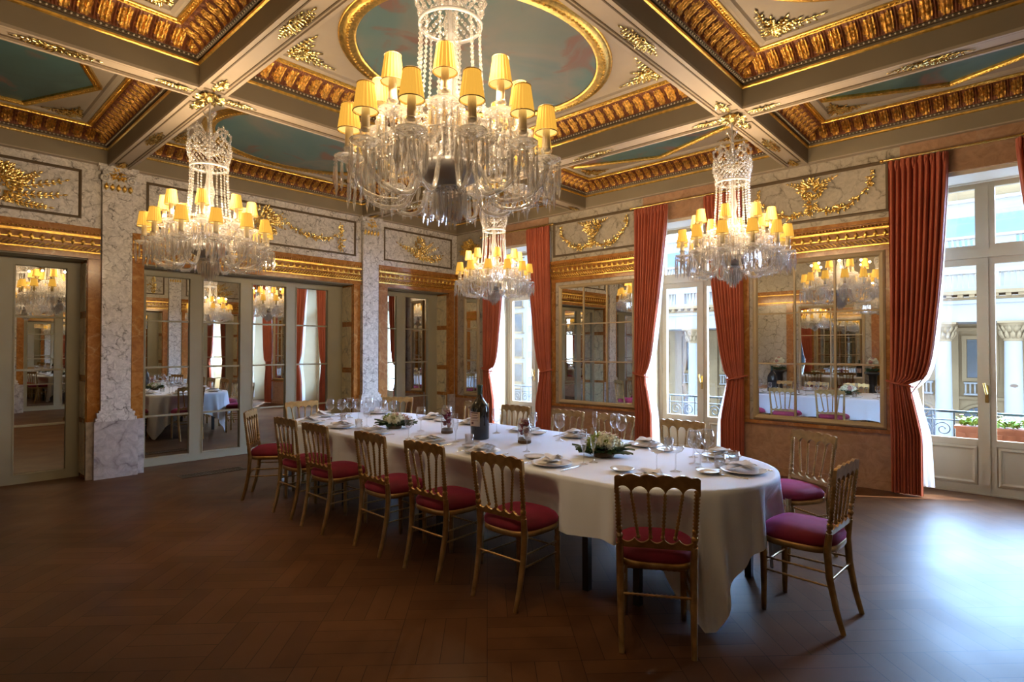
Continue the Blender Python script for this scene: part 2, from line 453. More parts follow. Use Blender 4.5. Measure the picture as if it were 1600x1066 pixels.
# ---- one long wall: columns, mirrored doors in deep recesses, entablature, frieze
def long_wall(side, fn, yfront):
    W = struct('wall_' + side)
    openings = [(-.10, 1.49), (2.045, 4.955), (5.60, 6.96)]
    lo, hi = XB-.1, XW
    # masonry: piers and the band above the openings
    body = MB(); z1 = 2.58
    edges = [lo] + [e for o in openings for e in o] + [hi]
    for i in range(0, len(edges), 2):
        body.box(edges[i], edges[i+1], 0, z1, -D-.12, 0)
    body.box(lo, hi, z1, ZS+.6, -D-.12, 0)
    body.box(lo, hi, 0, z1, -D-.12, -D-.06)
    body.build('wall_body', MT['m_cream'], W, fn=fn)
    # frieze marble, entablature
    fr = MB()
    spans = [(lo, 1.60, 'basket', (0.0, 1.42)), (1.92, 5.08, 'festoon', (2.06, 4.98)), (5.41, hi, 'vee', (5.52, 7.02))]
    for a, b, kd, (p0, p1) in spans:
        fr.box(a, b, 2.90, ZS, 0, .03)
    fr.build('frieze_slab', MT['m_white'] if side == 'left' else MT['m_cream'], W, fn=fn)
    for a, b, kd, (p0, p1) in spans:
        m = MB(); m.ring([(0,.03),(0,.045),(.012,.05),(.022,.036),(.03,.03)], p0, p1, 2.99, 3.55)
        m.build('frieze_moulding', MT['paint_line'], W, fn=fn)
        m = relief(kd, p0+.05, p1-.05, 2.99, 3.55)
        m.build('gilded_relief', [MT['gold_bright']], W, fn=lambda u, v, w: fn(u, v, w+.03))
        e = MB(); e.box(a, b, 2.80, 2.90, 0, .05); e.box(a, b, 2.56, 2.80, 0, .03)
        e.build('orange_frieze', MT['m_orange'], W, fn=fn)
        g = MB()
        # cornice strips with a bead row and a rope row
        g.box(a, b, 2.775, 2.80, .03, .065); g.box(a, b, 2.60, 2.615, .03, .055)
        g.box(a, b, 2.70, 2.712, .03, .048)
        n = int((b-a)/.034); beads(g, (a, 2.825, .058), (b, 2.825, .058), n, .0135)
        n = int((b-a)/.042)
        for i in range(n):
            x = a + (b-a)*(i+.5)/n
            g.tube([(x-.022, 2.628, .045), (x+.022, 2.664, .055)], .010, 5)
        for i in range(int((b-a)/.09)):
            x = a + .045 + .09*i
            g.leaf((x, 2.685, .034), (0,1,.15), (0,0,1), .075, .05, 0, .5)
        g.build('gilded_cornice', MT['gold'], W, fn=fn)
        c = MB(); c.box(a, b, 2.54, 2.565, 0, .055); c.build('lintel_edge', MT['m_orange'], W, fn=fn)
    # orange jamb strips and their gold fillets
    js = MB(); jp = MB()
    for a, b in [(1.49, 1.612), (1.925, 2.045), (4.955, 5.07), (5.43, 5.60), (6.96, 7.09)]:
        js.box(a, b, .66, 2.56, 0, .025); jp.box(a-.01, b+.01, 0, .66, 0, .05)
    js.build('orange_jamb', MT['m_orange'], W, fn=fn)
    jp.build('jamb_plinth', MT['m_plinth'], W, fn=fn)
    # reveals, panelled in veined marble between orange frames
    for i, (a, b) in enumerate(openings):
        for s, u in ((1, a), (-1, b)):
            r = MB(); q = MB()
            x0, x1 = sorted((u, u + s*.008)); y0, y1 = sorted((u, u + s*.014))
            r.box(x0, x1, 0, 2.56, -D, 0)
            for v0, v1 in ((.05,.64),(.70,1.12),(1.20,1.86),(1.94,2.50)): q.box(y0, y1, v0, v1, -D+.035, -.035)
            r.build('reveal', MT['m_orange'], W, fn=fn); q.build('reveal_panel', MT['m_inset'], W, fn=fn)
        s_ = MB(); s_.box(a, b, 2.53, 2.58, -D, 0); s_.build('soffit', MT['paint_door'], W, fn=fn)
    # pilaster columns
    for cx in (1.76, 5.238):
        p = MB(); p.box(cx-.148, cx+.148, .66, 3.4, 0, .075)
        P = p.build('pilaster', MT['m_white'], W, fn=fn)
        b = MB(); b.box(cx-.215, cx+.215, 0, .655, 0, .115); b.bev(cx-.215, cx+.215, .655, .66, 0, .115, 0)
        b.build('plinth', MT['m_plinth'], P, fn=fn)
        t = MB()
        for v0, v1, g in ((.66,.70,.055),(.70,.735,.035),(.735,.76,.04),(.76,.785,.015)):
            t.box(cx-.148-g, cx+.148+g, v0, v1, 0, .075+g*.6)
        t.build('base', MT['m_white'], P, fn=fn)
        k = MB()
        k.box(cx-.155, cx+.155, 3.33, 3.35, 0, .082); k.box(cx-.155, cx+.155, 3.35, 3.46, 0, .08)
        k.box(cx-.185, cx+.185, 3.575, 3.62, 0, .115); k.box(cx-.20, cx+.20, 3.62, ZS, 0, .125)
        k.box(cx-.15, cx+.15, 3.46, 3.575, 0, .085)
        for sd in (-1, 1):
            pts = []
            for j in range(26):
                an = j*.42; rr = .056*(1-j/30)
                pts.append((cx+sd*(.135) + sd*rr*math.cos(an+1.2), 3.50+rr*math.sin(an+1.2), .098))
            k.tube(pts, .014, 6)
        k.build('capital', MT['m_white'], P, fn=fn)
        g = MB()
        for j in range(5): g.leaf((cx-.12+.06*j, 3.355, .085), (0,1,.2), (0,0,1), .085, .05, 0, .6)
        swag(g, (cx-.10, 3.535), (cx+.10, 3.535), .03, .034, 9, .095)
        cluster(g, (cx, 3.575), .04, .03, .04, 16, .105)
        g.build('gilded_leafwork', MT['gold'], P, fn=fn)
    return W
wall_left = long_wall('left', WL, YL)
wall_back = long_wall('back', WBK, YB)

# ---- mirrored doors: leaf frames, glazing bars, looking-glass
ndoor = [0]
def mirror_doors(fn, leaves):
    # leaves: (u0, u1, glass u0, glass u1)
    for a, b, g0, g1 in leaves:
        ndoor[0] += 1
        d = struct('door_%d' % ndoor[0])
        f = MB(); z0, z1 = .105, 2.44
        f.box(a, g0, 0, 2.53, -D, -D+.05); f.box(g1, b, 0, 2.53, -D, -D+.05)
        f.box(g0, g1, 0, z0, -D, -D+.05); f.box(g0, g1, z1, 2.53, -D, -D+.05)
        f.ring([(0,-D+.05),(0,-D+.058),(.012,-D+.058),(.018,-D+.03)], g0-.014, g1+.014, z0-.014, z1+.014)
        f.build('door_frame', MT['paint_door'], d, fn=fn)
        m = MB(); m.box(g0, g1, z0, z1, -D, -D+.02); m.build('mirror_glass', MT['mirror'], d, fn=fn)
        m = MB()
        for z in (.638, 1.264, 1.864): m.box(g0, g1, z-.011, z+.011, -D+.02, -D+.036)
        m.build('glazing_bar', MT['paint_door'], d, fn=fn)
DL = [(-.10,.69,.03,.57),(.69,1.48,.895,1.35),
      (2.055,2.745,2.155,2.664),(2.745,3.41,2.835,3.32),(3.41,4.08,3.50,3.99),(4.08,4.95,4.16,4.68),
      (5.61,6.12,5.70,6.02),(6.12,6.95,6.21,6.73)]
mirror_doors(WL, DL)
mirror_doors(WBK, DL)

# ---- window wall
wins = [.33, 3.36, 6.40]                     # window centres (Y)
HW = .66                                     # half width of an opening
wall_win = struct('wall_right')
b = MB(); ed = [YB] + [e for c in wins for e in (c-HW, c+HW)] + [YL+.3]
for i in range(0, len(ed), 2): b.box(ed[i], ed[i+1], 0, 3.27, -.5, 0)
b.box(YB, YL+.3, 3.27, ZS+.6, -.5, 0)
b.build('wall_body', MT['m_cream'], wall_win, fn=WW)
piers = [(YB, wins[0]-HW), (wins[0]+HW, wins[1]-HW), (wins[1]+HW, wins[2]-HW), (wins[2]+HW, YL)]
for i, (a, c) in enumerate(piers):
    m = MB(); m.box(a, c, 0, .60, 0, .02); m.build('dado', MT['m_dado'], wall_win, fn=WW)
    m = MB(); m.box(a, c, 0, .09, .02, .04); m.build('baseboard', MT['m_dado'], wall_win, fn=WW)
    m = MB(); m.box(a, c, .60, .64, 0, .05); m.build('dado_rail', MT['m_orange'], wall_win, fn=WW)
    m = MB(); wd = .14 if c-a > 1 else .06
    m.box(a, a+wd, .64, 2.56, 0, .02); m.box(c-wd, c, .64, 2.56, 0, .02); m.build('orange_strip', MT['m_orange'], wall_win, fn=WW)
    e = MB(); e.box(a, c, 2.56, 2.90, 0, .03); e.box(a, c, 2.86, 2.90, .03, .06); e.build('orange_frieze', MT['m_orange'], wall_win, fn=WW)
    g = MB(); g.box(a, c, 2.79, 2.81, .03, .065); g.box(a, c, 2.615, 2.63, .03, .055); g.box(a, c, 2.715, 2.727, .03, .05)
    beads(g, (a, 2.832, .055), (c, 2.832, .055), int((c-a)/.034), .0135)
    for k in range(int((c-a)/.042)):
        x = a + .021 + .042*k; g.tube([(x-.02, 2.645, .045), (x+.02, 2.682, .055)], .010, 5)
    for k in range(int((c-a)/.09)): g.leaf((a+.045+.09*k, 2.70, .034), (0,1,.15), (0,0,1), .08, .05, 0, .5)
    g.build('gilded_cornice', MT['gold'], wall_win, fn=WW)
    if c-a > 1.2:
        m = MB(); m.ring([(0,0),(0,.02),(.014,.025),(.026,.008),(.034,.0)], a+.10, c-.10, 2.97, 3.52)
        m.build('frieze_moulding', MT['paint_line'], wall_win, fn=WW)
        relief('lyre', a+.18, c-.18, 2.97, 3.50).build('gilded_relief', MT['gold_bright'], wall_win, fn=WW)
    elif i == 3:
        relief('vee', a+.18, c-.05, 3.2, 3.55).build('gilded_relief', MT['gold'], wall_win, fn=WW)
for c in wins:                                # veined header over each window
    m = MB(); m.box(c-HW, c+HW, 3.27, ZS, 0, .02); m.box(c-HW, c+HW, 3.27, 3.30, .02, .035); m.build('window_header', MT['m_dado'], wall_win, fn=WW)

# ---- wall mirrors between the windows (nine panes each)
def wall_mirror(u0, u1, v0, v1, fn, label, nu=3, nv=3, grp=None):
    t = thing('wall_mirror', label, 'mirror', fn((u0+u1)/2, v0, 0), 0, grp)
    o = Vector(fn((u0+u1)/2, v0, 0)); F = lambda u, v, w: tuple(Vector(fn(u, v, w)) - o)
    m = MB(); m.ring([(0,.0),(0,.035),(.02,.05),(.045,.04),(.06,.018)], u0-.06, u1+.06, v0-.06, v1+.06)
    m.build('frame', MT['paint_window'], t, fn=F)
    m = MB(); m.box(u0, u1, v0, v1, .004, .018); m.build('mirror_glass', MT['mirror'], t, fn=F)
    m = MB()
    for i in range(1, nu): x = u0+(u1-u0)*i/nu; m.box(x-.011, x+.011, v0, v1, .018, .032)
    for i in range(1, nv): z = v0+(v1-v0)*i/nv+.02; m.box(u0, u1, z-.009, z+.009, .018, .028)
    m.build('glazing_bar', MT['paint_window'], t, fn=F)
    return t
wall_mirror(1.19, 2.45, .71, 2.50, WW, 'large nine-pane wall mirror between the two nearest windows, reflecting a chandelier')
wall_mirror(4.20, 5.46, .71, 2.45, WW, 'nine-pane wall mirror behind the middle of the table, left of the middle window')
wall_mirror(7.40, 7.68, .71, 2.42, WW, 'narrow mirror strip beside the far corner, left of the furthest curtain', 1, 3)

# ---- side wall behind the camera, seen only in the mirrors
ws = struct('wall_side')
m = MB(); m.box(YB-.5, YL+.5, 0, ZS+.6, -.15, 0); m.build('wall_body', MT['m_cream'], ws, fn=WS)
m = MB(); m.box(YB, YL, 0, .62, 0, .02); m.build('dado', MT['m_dado'], ws, fn=WS)
m = MB(); m.box(YB, YL, 2.56, 2.9, 0, .03); m.build('orange_frieze', MT['m_orange'], ws, fn=WS)
g = MB(); g.box(YB, YL, 2.79, 2.81, .03, .065); g.box(YB, YL, 2.6, 2.63, .03, .055); g.build('gilded_cornice', MT['gold'], ws, fn=WS)
for c in wins: 
    m = MB(); m.box(c-.95, c-.80, .62, 2.56, 0, .02); m.box(c+.80, c+.95, .62, 2.56, 0, .02); m.build('orange_strip', MT['m_orange'], ws, fn=WS)
for c in wins[1:]:
    wall_mirror(c-.62, c+.62, .5, 2.45, WS, 'wall mirror on the wall behind the camera, seen in reflections', 2, 3, 'mirrors behind the camera')

# ---- the coffered ceiling
ceil = struct('ceiling')
m = MB(); m.box(XB-.4, XW+.5, YB-.5, YL+.5, ZS+.62, ZS+.72); m.build('ceiling_slab', MT['paint_panel'], ceil)
bx = [(1.646, 1.870), (5.05, 5.29)]; by = [(1.86, 2.10), (4.96, 5.19)]
X0, X1, Y0, Y1 = XB+.09, XW-.08, YB+.1, YL-.11
m = MB()
for a, c in bx: m.box(a, c, YB, YL, ZS, ZS+.4)
for a, c in by: m.box(XB, XW, a, c, ZS, ZS+.4)
m.box(XB-.1, X0, YB, YL, ZS, ZS+.4); m.box(X1, XW+.1, YB, YL, ZS, ZS+.4)
m.box(XB, XW, YB-.1, Y0, ZS, ZS+.4); m.box(XB, XW, Y1, YL+.1, ZS, ZS+.4)
m.build('beam_core', MT['paint_coffer'], ceil)
cx_ = [X0, bx[0][0], bx[0][1], bx[1][0], bx[1][1], X1]; cy_ = [Y0, by[0][0], by[0][1], by[1][0], by[1][1], Y1]
# light soffits with a sunk line and raised edges
for a, c in bx:
    for j in (0, 2, 4):
        y0, y1 = cy_[j], cy_[j+1]
        m = MB(); m.box(a, c, y0, y1, ZS-.006, ZS); m.build('beam_soffit', MT['paint_soffit'], ceil)
        q = MB(); q.ring([(0,ZS-.006),(0,ZS-.012),(.010,ZS-.012),(.012,ZS-.006)], a+.045, c-.045, y0+.12, y1-.12)
        q.build('soffit_line', MT['paint_line'], ceil)
        e = MB()
        for x in (a, c-.028): e.box(x, x+.028, y0, y1, ZS-.022, ZS-.006)
        e.build('soffit_edge', MT['paint_soffit'], ceil)
for a, c in by:
    for j in (0, 2, 4):
        x0, x1 = cx_[j], cx_[j+1]
        m = MB(); m.box(x0, x1, a, c, ZS-.006, ZS); m.build('beam_soffit', MT['paint_soffit'], ceil)
        q = MB(); q.ring([(0,ZS-.006),(0,ZS-.012),(.010,ZS-.012),(.012,ZS-.006)], x0+.12, x1-.12, a+.045, c-.045)
        q.build('soffit_line', MT['paint_line'], ceil)
        e = MB()
        for y in (a, c-.028): e.box(x0, x1, y, y+.028, ZS-.022, ZS-.006)
        e.build('soffit_edge', MT['paint_soffit'], ceil)
for a, c in bx:                                # crossings
    for d, e_ in by:
        m = MB(); m.box(a-.0, c+.0, d-.0, e_+.0, ZS-.02, ZS); m.build('crossing_plate', MT['paint_soffit'], ceil)
        m = MB(); m.box(a+.04, c-.04, d+.04, e_-.04, ZS-.024, ZS-.02); m.build('crossing_panel', MT['rosette_dark'], ceil)
# window side / left side soffit edges
m = MB(); m.box(X1, XW, YB, YL, ZS-.012, ZS); m.box(XB, X0, YB, YL, ZS-.012, ZS); m.box(XB, XW, Y1, YL, ZS-.012, ZS); m.box(XB, XW, YB, Y0, ZS-.012, ZS)
m.build('beam_soffit', MT['paint_soffit'], ceil)

FL = lambda ox, oy, z: (lambda u, v, w: (ox+u, oy+v, z-w))     # a plane facing down
def egg_cove(x0, x1, y0, y1):
    # carved cove: acanthus shells rolled over a ground darkened as recess shade, swept round the coffer with mitred corners
    prof = [(.028, 3.872), (.034, 3.905), (.055, 3.935), (.085, 3.956), (.12, 3.972), (.155, 3.984), (.19, 3.99)]
    g = MB()
    sides = [((x0,y0),(1,0),(0,1),x1-x0),((x1,y0),(0,1),(-1,0),y1-y0),((x1,y1),(-1,0),(0,-1),x1-x0),((x0,y1),(0,-1),(1,0),y1-y0)]
    for (ox, oy), (dx, dy), (nx, ny), L in sides:
        n = max(4, round(L/.115)); per = 12; nu = n*per; nv = 12
        hh = {}
        def H(s, t):
            k = (s*n) % 1.0; a = abs(k-.5)*2            # 0 centre of shell, 1 between shells
            body = math.sqrt(max(0, 1-(a/.82)**2)) if a < .82 else 0
            lobes = .55*abs(math.sin(k*PI*4))*(.35+.8*abs(math.sin(t*PI*3+k*2)))
            dart = .5*max(0, 1-abs(a-1)/.12)
            env = math.sin(PI*min(1, max(0, t*1.02)))**.6
            return (body*(.62+lobes) + dart)*env
        def P(s, t):
            q = t*(len(prof)-1); i = min(int(q), len(prof)-2); fr_ = q-i
            o = prof[i][0]+(prof[i+1][0]-prof[i][0])*fr_; z = prof[i][1]+(prof[i+1][1]-prof[i][1])*fr_
            h = H(s, t)*.026
            o2 = o + h*.45; z2 = z - h*.9
            al = s*L; al = min(max(al, o2), L-o2)
            return (ox+dx*al+nx*o2, oy+dy*al+ny*o2, z2)
        def MI(i, j):
            return 0 if H((i+.5)/nu, (j+.5)/nv) > .44 else 1
        g.grid(nu, nv, P, mif=MI, sm=False)
    return g
def guilloche(x0, x1, y0, y1, z, w, mb):
    # flat gilded band with a row of small bosses
    mb.ring([(0,z),(0,z-.012),(.008,z-.016),(.012,z-.006),(w-.012,z-.006),(w-.008,z-.016),(w,z-.012),(w,z)], x0, x1, y0, y1)
    h = w/2
    for (ax, ay, bx_, by_) in ((x0+h,y0+h,x1-h,y0+h),(x1-h,y0+h,x1-h,y1-h),(x1-h,y1-h,x0+h,y1-h),(x0+h,y1-h,x0+h,y0+h)):
        L = math.hypot(bx_-ax, by_-ay); n = int(L/.035)
        for i in range(n):
            t = i/n; mb.octa((ax+(bx_-ax)*t, ay+(by_-ay)*t, z-.010), .013, .013, .010)
def ell_ring(mb, cx, cy, a, b, prof, n=96, mi=0):
    vs = []; k = len(prof)
    for i in range(n):
        t = 2*PI*i/n; c, s = math.cos(t), math.sin(t)
        nx, ny = c/a, s/b; l = math.hypot(nx, ny); nx /= l; ny /= l
        for o, z in prof: vs.append((cx+a*c+nx*o, cy+b*s+ny*o, z))
    fs = [(i*k+j, ((i+1)%n)*k+j, ((i+1)%n)*k+j+1, i*k+j+1) for i in range(n) for j in range(k-1)]
    mb.add(vs, fs, mi, True)
def poly_frame(mb, pts, w, z, h, mi=0):
    n = len(pts); c = Vector((sum(p[0] for p in pts)/n, sum(p[1] for p in pts)/n))
    def off(d):
        r = []
        for i in range(n):
            p = Vector(pts[i]); a = Vector(pts[i-1]); b_ = Vector(pts[(i+1)%n])
            e1 = (p-a).normalized(); e2 = (b_-p).normalized(); n1 = Vector((e1.y,-e1.x)); n2 = Vector((e2.y,-e2.x))
            if n1.dot(p-c) < 0: n1 = -n1; n2 = -n2
            bis = (n1+n2).normalized(); r.append(p - bis*(d/max(.3, bis.dot(n1))))
        return r
    prof = [(-w*.5, z), (-w*.5, z-h), (-w*.2, z-h*.4), (0, z-h*1.1), (w*.25, z-h*.4), (w*.5, z-h*.9), (w*.5, z)]
    vs = [(q.x, q.y, zz) for d, zz in prof for q in off(d)]
    fs = [(i*n+j, i*n+(j+1)%n, (i+1)*n+(j+1)%n, (i+1)*n+j) for i in range(len(prof)-1) for j in range(n)]
    mb.add(vs, fs, mi)
    for i in range(n):
        a = Vector(pts[i]); b_ = Vector(pts[(i+1)%n]); L = (b_-a).length
        for k in range(int(L/.03)):
            p = a + (b_-a)*((k+.5)*.03/L); mb.octa((p.x, p.y, z-h*.95), .011, .011, .009)
for i in range(3):
    for j in range(3):
        x0, x1, y0, y1 = cx_[2*i], cx_[2*i+1], cy_[2*j], cy_[2*j+1]
        if i == 0 and j == 0: pass
        g = MB()                                # gold line and small mouldings on the sides
        g.ring([(0, 3.805), (.012, 3.812), (.014, 3.826), (0, 3.834)], x0, x1, y0, y1)
        g.build('gold_fillet', MT['gold_bright'] if j == 2 else MT['gold'], ceil)
        if j == 2:
            g = MB(); beads(g, (x0, y1-.012, 3.82), (x1, y1-.012, 3.82), int((x1-x0)/.03), .011); g.build('bead_row', MT['gold_bright'], ceil)
        d = MB(); d.ring([(0, 3.85), (.018, 3.855), (.018, 3.872), (.03, 3.872)], x0, x1, y0, y1); d.build('cove_ledge', MT['paint_line'], ceil)
        d = MB()
        for (ax, ay, b1, b2) in ((x0,y0+.022,x1,y0+.022),(x1-.022,y0,x1-.022,y1),(x0,y1-.022,x1,y1-.022),(x0+.022,y0,x0+.022,y1)):
            beads(d, (ax, ay, 3.862), (b1, b2, 3.862), int(math.hypot(b1-ax, b2-ay)/.034), .010)
        d.build('pearl_row', MT['paint_light'], ceil)
        egg_cove(x0, x1, y0, y1).build('carved_cove', [MT['gold_cove'], MT['bole_recess_shade']], ceil)
        m = MB(); guilloche(x0+.185, x1-.185, y0+.185, y1-.185, 4.0, .055, m); m.build('guilloche_band', MT['gold'], ceil)
        m = MB(); m.ring([(0,4.0),(.03,3.992),(.06,4.0),(.07,4.014),(.075,ZP)], x0+.24, x1-.24, y0+.24, y1-.24); m.build('panel_moulding', MT['paint_panel'], ceil)
        m = MB(); m.box(x0+.01, x1-.01, y0+.01, y1-.01, ZP, ZP+.03); m.build('coffer_panel', MT['paint_panel'], ceil)
        cx, cy = (x0+x1)/2, (y0+y1)/2
        if i == 1:
            a, b = (1.20, 1.02) if j == 1 else (1.16, 1.0)
            m = MB(); ell_ring(m, cx, cy, a-.075, b-.075, [(.13,ZP),(.13,ZP-.010),(.115,ZP-.016),(.10,ZP-.006),(.075,ZP-.03),(.045,ZP-.034),(.02,ZP-.02),(.0,ZP-.026),(-.01,ZP-.012)])
            for k in range(150):
                t = 2*PI*k/150; m.octa((cx+(a-.015)*math.cos(t), cy+(b-.015)*math.sin(t), ZP-.034), .016, .016, .010)
            m.build('painting_frame', MT['gold'], ceil)
            m = MB(); n = 96
            m.add([(cx+(a-.07)*math.cos(2*PI*k/n), cy+(b-.07)*math.sin(2*PI*k/n), ZP-.008) for k in range(n)], [tuple(range(n))[::-1]])
            m.build('ceiling_painting', MT['painting_sky'], ceil)
        else:
            hx, hy, tr = ((x1-x0)/2-.36, (y1-y0)/2-.36, .1)
            pts = [(cx+hx,cy),(cx+tr,cy+hy),(cx-tr,cy+hy),(cx-hx,cy),(cx-tr,cy-hy),(cx+tr,cy-hy)]
            m = MB(); poly_frame(m, pts, .06, ZP, .03); m.build('painting_frame', MT['gold'], ceil)
            m = MB(); m.add([(p[0], p[1], ZP-.006) for p in pts], [tuple(range(6))[::-1]]); m.build('ceiling_painting', MT['painting_green'], ceil)
        # gilded sprays in the corners of the panel
        for sx in (-1, 1):
            for sy in (-1, 1):
                m = MB(); px, py = (x0 if sx < 0 else x1)-sx*.36, (y0 if sy < 0 else y1)-sy*.36
                S = .36 if i == 1 else .24
                for k, an in enumerate((.06, .32, .78, 1.25, 1.5)):
                    a = math.atan2(-sy*math.sin(an), -sx*math.cos(an))
                    sprig(m, (px, py), a, S*(1.0 if k in (0,4) else .62), 7, .075, .004)
                cluster(m, (px-sx*.07, py-sy*.07), .06, .06, .06, 22, .006)
                m.build('gilded_spray', MT['gold_bright'], ceil, fn=FL(0, 0, ZP))
# appliques on the beam soffits
def soffit_ornament(cx, cy, axis, big):
    m = MB(); L = .22 if big else .10
    for s in (0, 1):
        sprig(m, (0, 0), PI*s, L, 6 if big else 4, .06, .004)
        if big: sprig(m, (0, 0), PI*s+.25, L*.6, 4, .05, .004); sprig(m, (0, 0), PI*s-.25, L*.6, 4, .05, .004)
    if big: m.tube([(.045*math.cos(t*.6), .045*math.sin(t*.6), .006) for t in range(11)], .007, 5)
    r = (lambda u, v, w: (cx+u, cy+v, ZS-.006-w)) if axis == 'x' else (lambda u, v, w: (cx+v, cy+u, ZS-.006-w))
    m.build('gilded_spray', MT['gold_bright'], ceil, fn=r)
for a, c in bx:
    for j in (0, 2, 4):
        y0, y1 = cy_[j], cy_[j+1]; x = (a+c)/2
        soffit_ornament(x, (y0+y1)/2, 'y', True); soffit_ornament(x, y0+.14, 'y', False); soffit_ornament(x, y1-.14, 'y', False)
for a, c in by:
    for j in (0, 2, 4):
        x0, x1 = cx_[j], cx_[j+1]; y = (a+c)/2
        if x1-x0 > .5: soffit_ornament((x0+x1)/2, y, 'x', True)
        soffit_ornament(x0+.14, y, 'x', False); soffit_ornament(x1-.14, y, 'x', False)

# ---- french windows
def window(k, c, lab):
    w = struct('window_%d' % k)
    F = lambda u, v, q: (XW+.45-q, u, v)
    u0, u1 = c-HW, c+HW
    m = MB(); m.box(u0, u0+.055, 0, 3.25, -.06, .03); m.box(u1-.055, u1, 0, 3.25, -.06, .03); m.box(u0, u1, 2.445, 2.535, -.06, .045)
    m.box(u0, u1, 3.22, 3.26, -.06, .03); m.build('window_frame', MT['paint_window'], w, fn=F)
    m = MB(); m.box(u0, u1, 3.22, 3.27, .03, .06); m.box(u0, u1, 3.235, 3.27, .06, .44)
    m.build('window_cornice', MT['paint_light'], w, fn=F)
    m = MB()
    for s in (-1, 1): 
        x = u0+.004 if s < 0 else u1-.004
        m.box(min(x, x-s*.004), max(x, x-s*.004), 0, 3.27, .03, .45)
    m.build('window_reveal', MT['paint_window'], w, fn=F)
    for s in (-1, 1):
        a, b_ = (c-HW+.055, c-.004) if s < 0 else (c+.004, c+HW-.055)
        g0, g1 = a+.07, b_-.07
        m = MB(); m.box(a, g0, .02, 2.445, -.03, .02); m.box(g1, b_, .02, 2.445, -.03, .02); m.box(g0, g1, 2.375, 2.445, -.03, .02)
        m.box(g0, g1, .02, .565, -.03, .01); m.box(g0, g1, .50, .565, .01, .02); m.box(g0, g1, .02, .09, .01, .02)
        m.ring([(0,.01),(0,.022),(.02,.028),(.035,.014),(.045,.012)], g0+.01, g1-.01, .10, .49)
        L = m.build('window_sash', MT['paint_window'], w, fn=F)
        m = MB(); m.box(g0, g1, .565, 2.375, -.012, -.006); m.build('pane', MT['pane'], L, fn=F)
        m = MB(); a2, b2 = (u0+.055, c-.03) if s < 0 else (c+.03, u1-.055)
        m.box(a2, a2+.05, 2.535, 3.22, -.04, .02); m.box(b2-.05, b2, 2.535, 3.22, -.04, .02); m.box(a2+.05, b2-.05, 2.535, 2.58, -.04, .02); m.box(a2+.05, b2-.05, 3.17, 3.22, -.04, .02)
        L2 = m.build('transom_sash', MT['paint_window'], w, fn=F)
        m = MB(); m.box(a2+.05, b2-.05, 2.58, 3.17, -.012, -.006); m.build('pane', MT['pane'], L2, fn=F)
        for z in (.35, 1.2, 2.1):
            m = MB(); xx = a if s < 0 else b_
            m.tube([(xx, z-.04, .026), (xx, z+.04, .026)], .009, 6); m.build('hinge', MT['paint_window'], L, fn=F)
    m = MB(); m.box(c-.03, c+.03, 2.535, 3.22, -.05, .03); m.box(c-.022, c+.022, .02, 2.445, .02, .034); m.build('centre_post', MT['paint_window'], w, fn=F)
    m = MB(); m.box(c-.014, c+.014, .95, 1.13, .034, .042); m.tube([(c, 1.04, .04), (c, 1.04, .085)], .010, 8)
    m.tube([(c, 1.04, .085), (c+.01, 1.09, .09), (c+.02, 1.15, .08)], [.011,.010,.012], 8); m.build('window_handle', MT['gold_bright'], w, fn=F)
    m = MB(); m.box(u0, u1, 0, .02, -.06, .03); m.build('window_sill', MT['paint_window'], w, fn=F)
for k, c in enumerate(wins): window(k+1, c, '')
s = MB(); a = []
for i in range(20): a.append((.12+.032*math.cos(2*PI*i/20), 1.13+.018*math.sin(2*PI*i/20), 0))
s.add([(p[0], p[1], -.004) for p in a] + [(p[0], p[1], -.0055) for p in a], [tuple(range(20))] + [(i, (i+1)%20, 20+(i+1)%20, 20+i) for i in range(20)])
tag(s.build('sticker', MT['porcelain'], fn=lambda u, v, q: (XW+.45-q, u, v)), 'small white oval sticker on the glass of the nearest window', 'sticker')
# floor grate
t = thing('floor_grate', 'dark metal floor grate in the parquet before the mirrored doors', 'grate', (2.62, 7.33, .0))
m = MB(); m.ring([(0,.0),(0,.006),(.02,.006),(.02,.001)], -.36, .36, -.10, .10); m.build('rim', MT['vent_metal'], t)
m = MB(); m.box(-.34, .34, -.08, .08, .0005, .001)
for i in range(22): x = -.33+.0314*i; m.box(x, x+.014, -.08, .08, .001, .005)
m.build('grille', MT['vent_metal'], t)
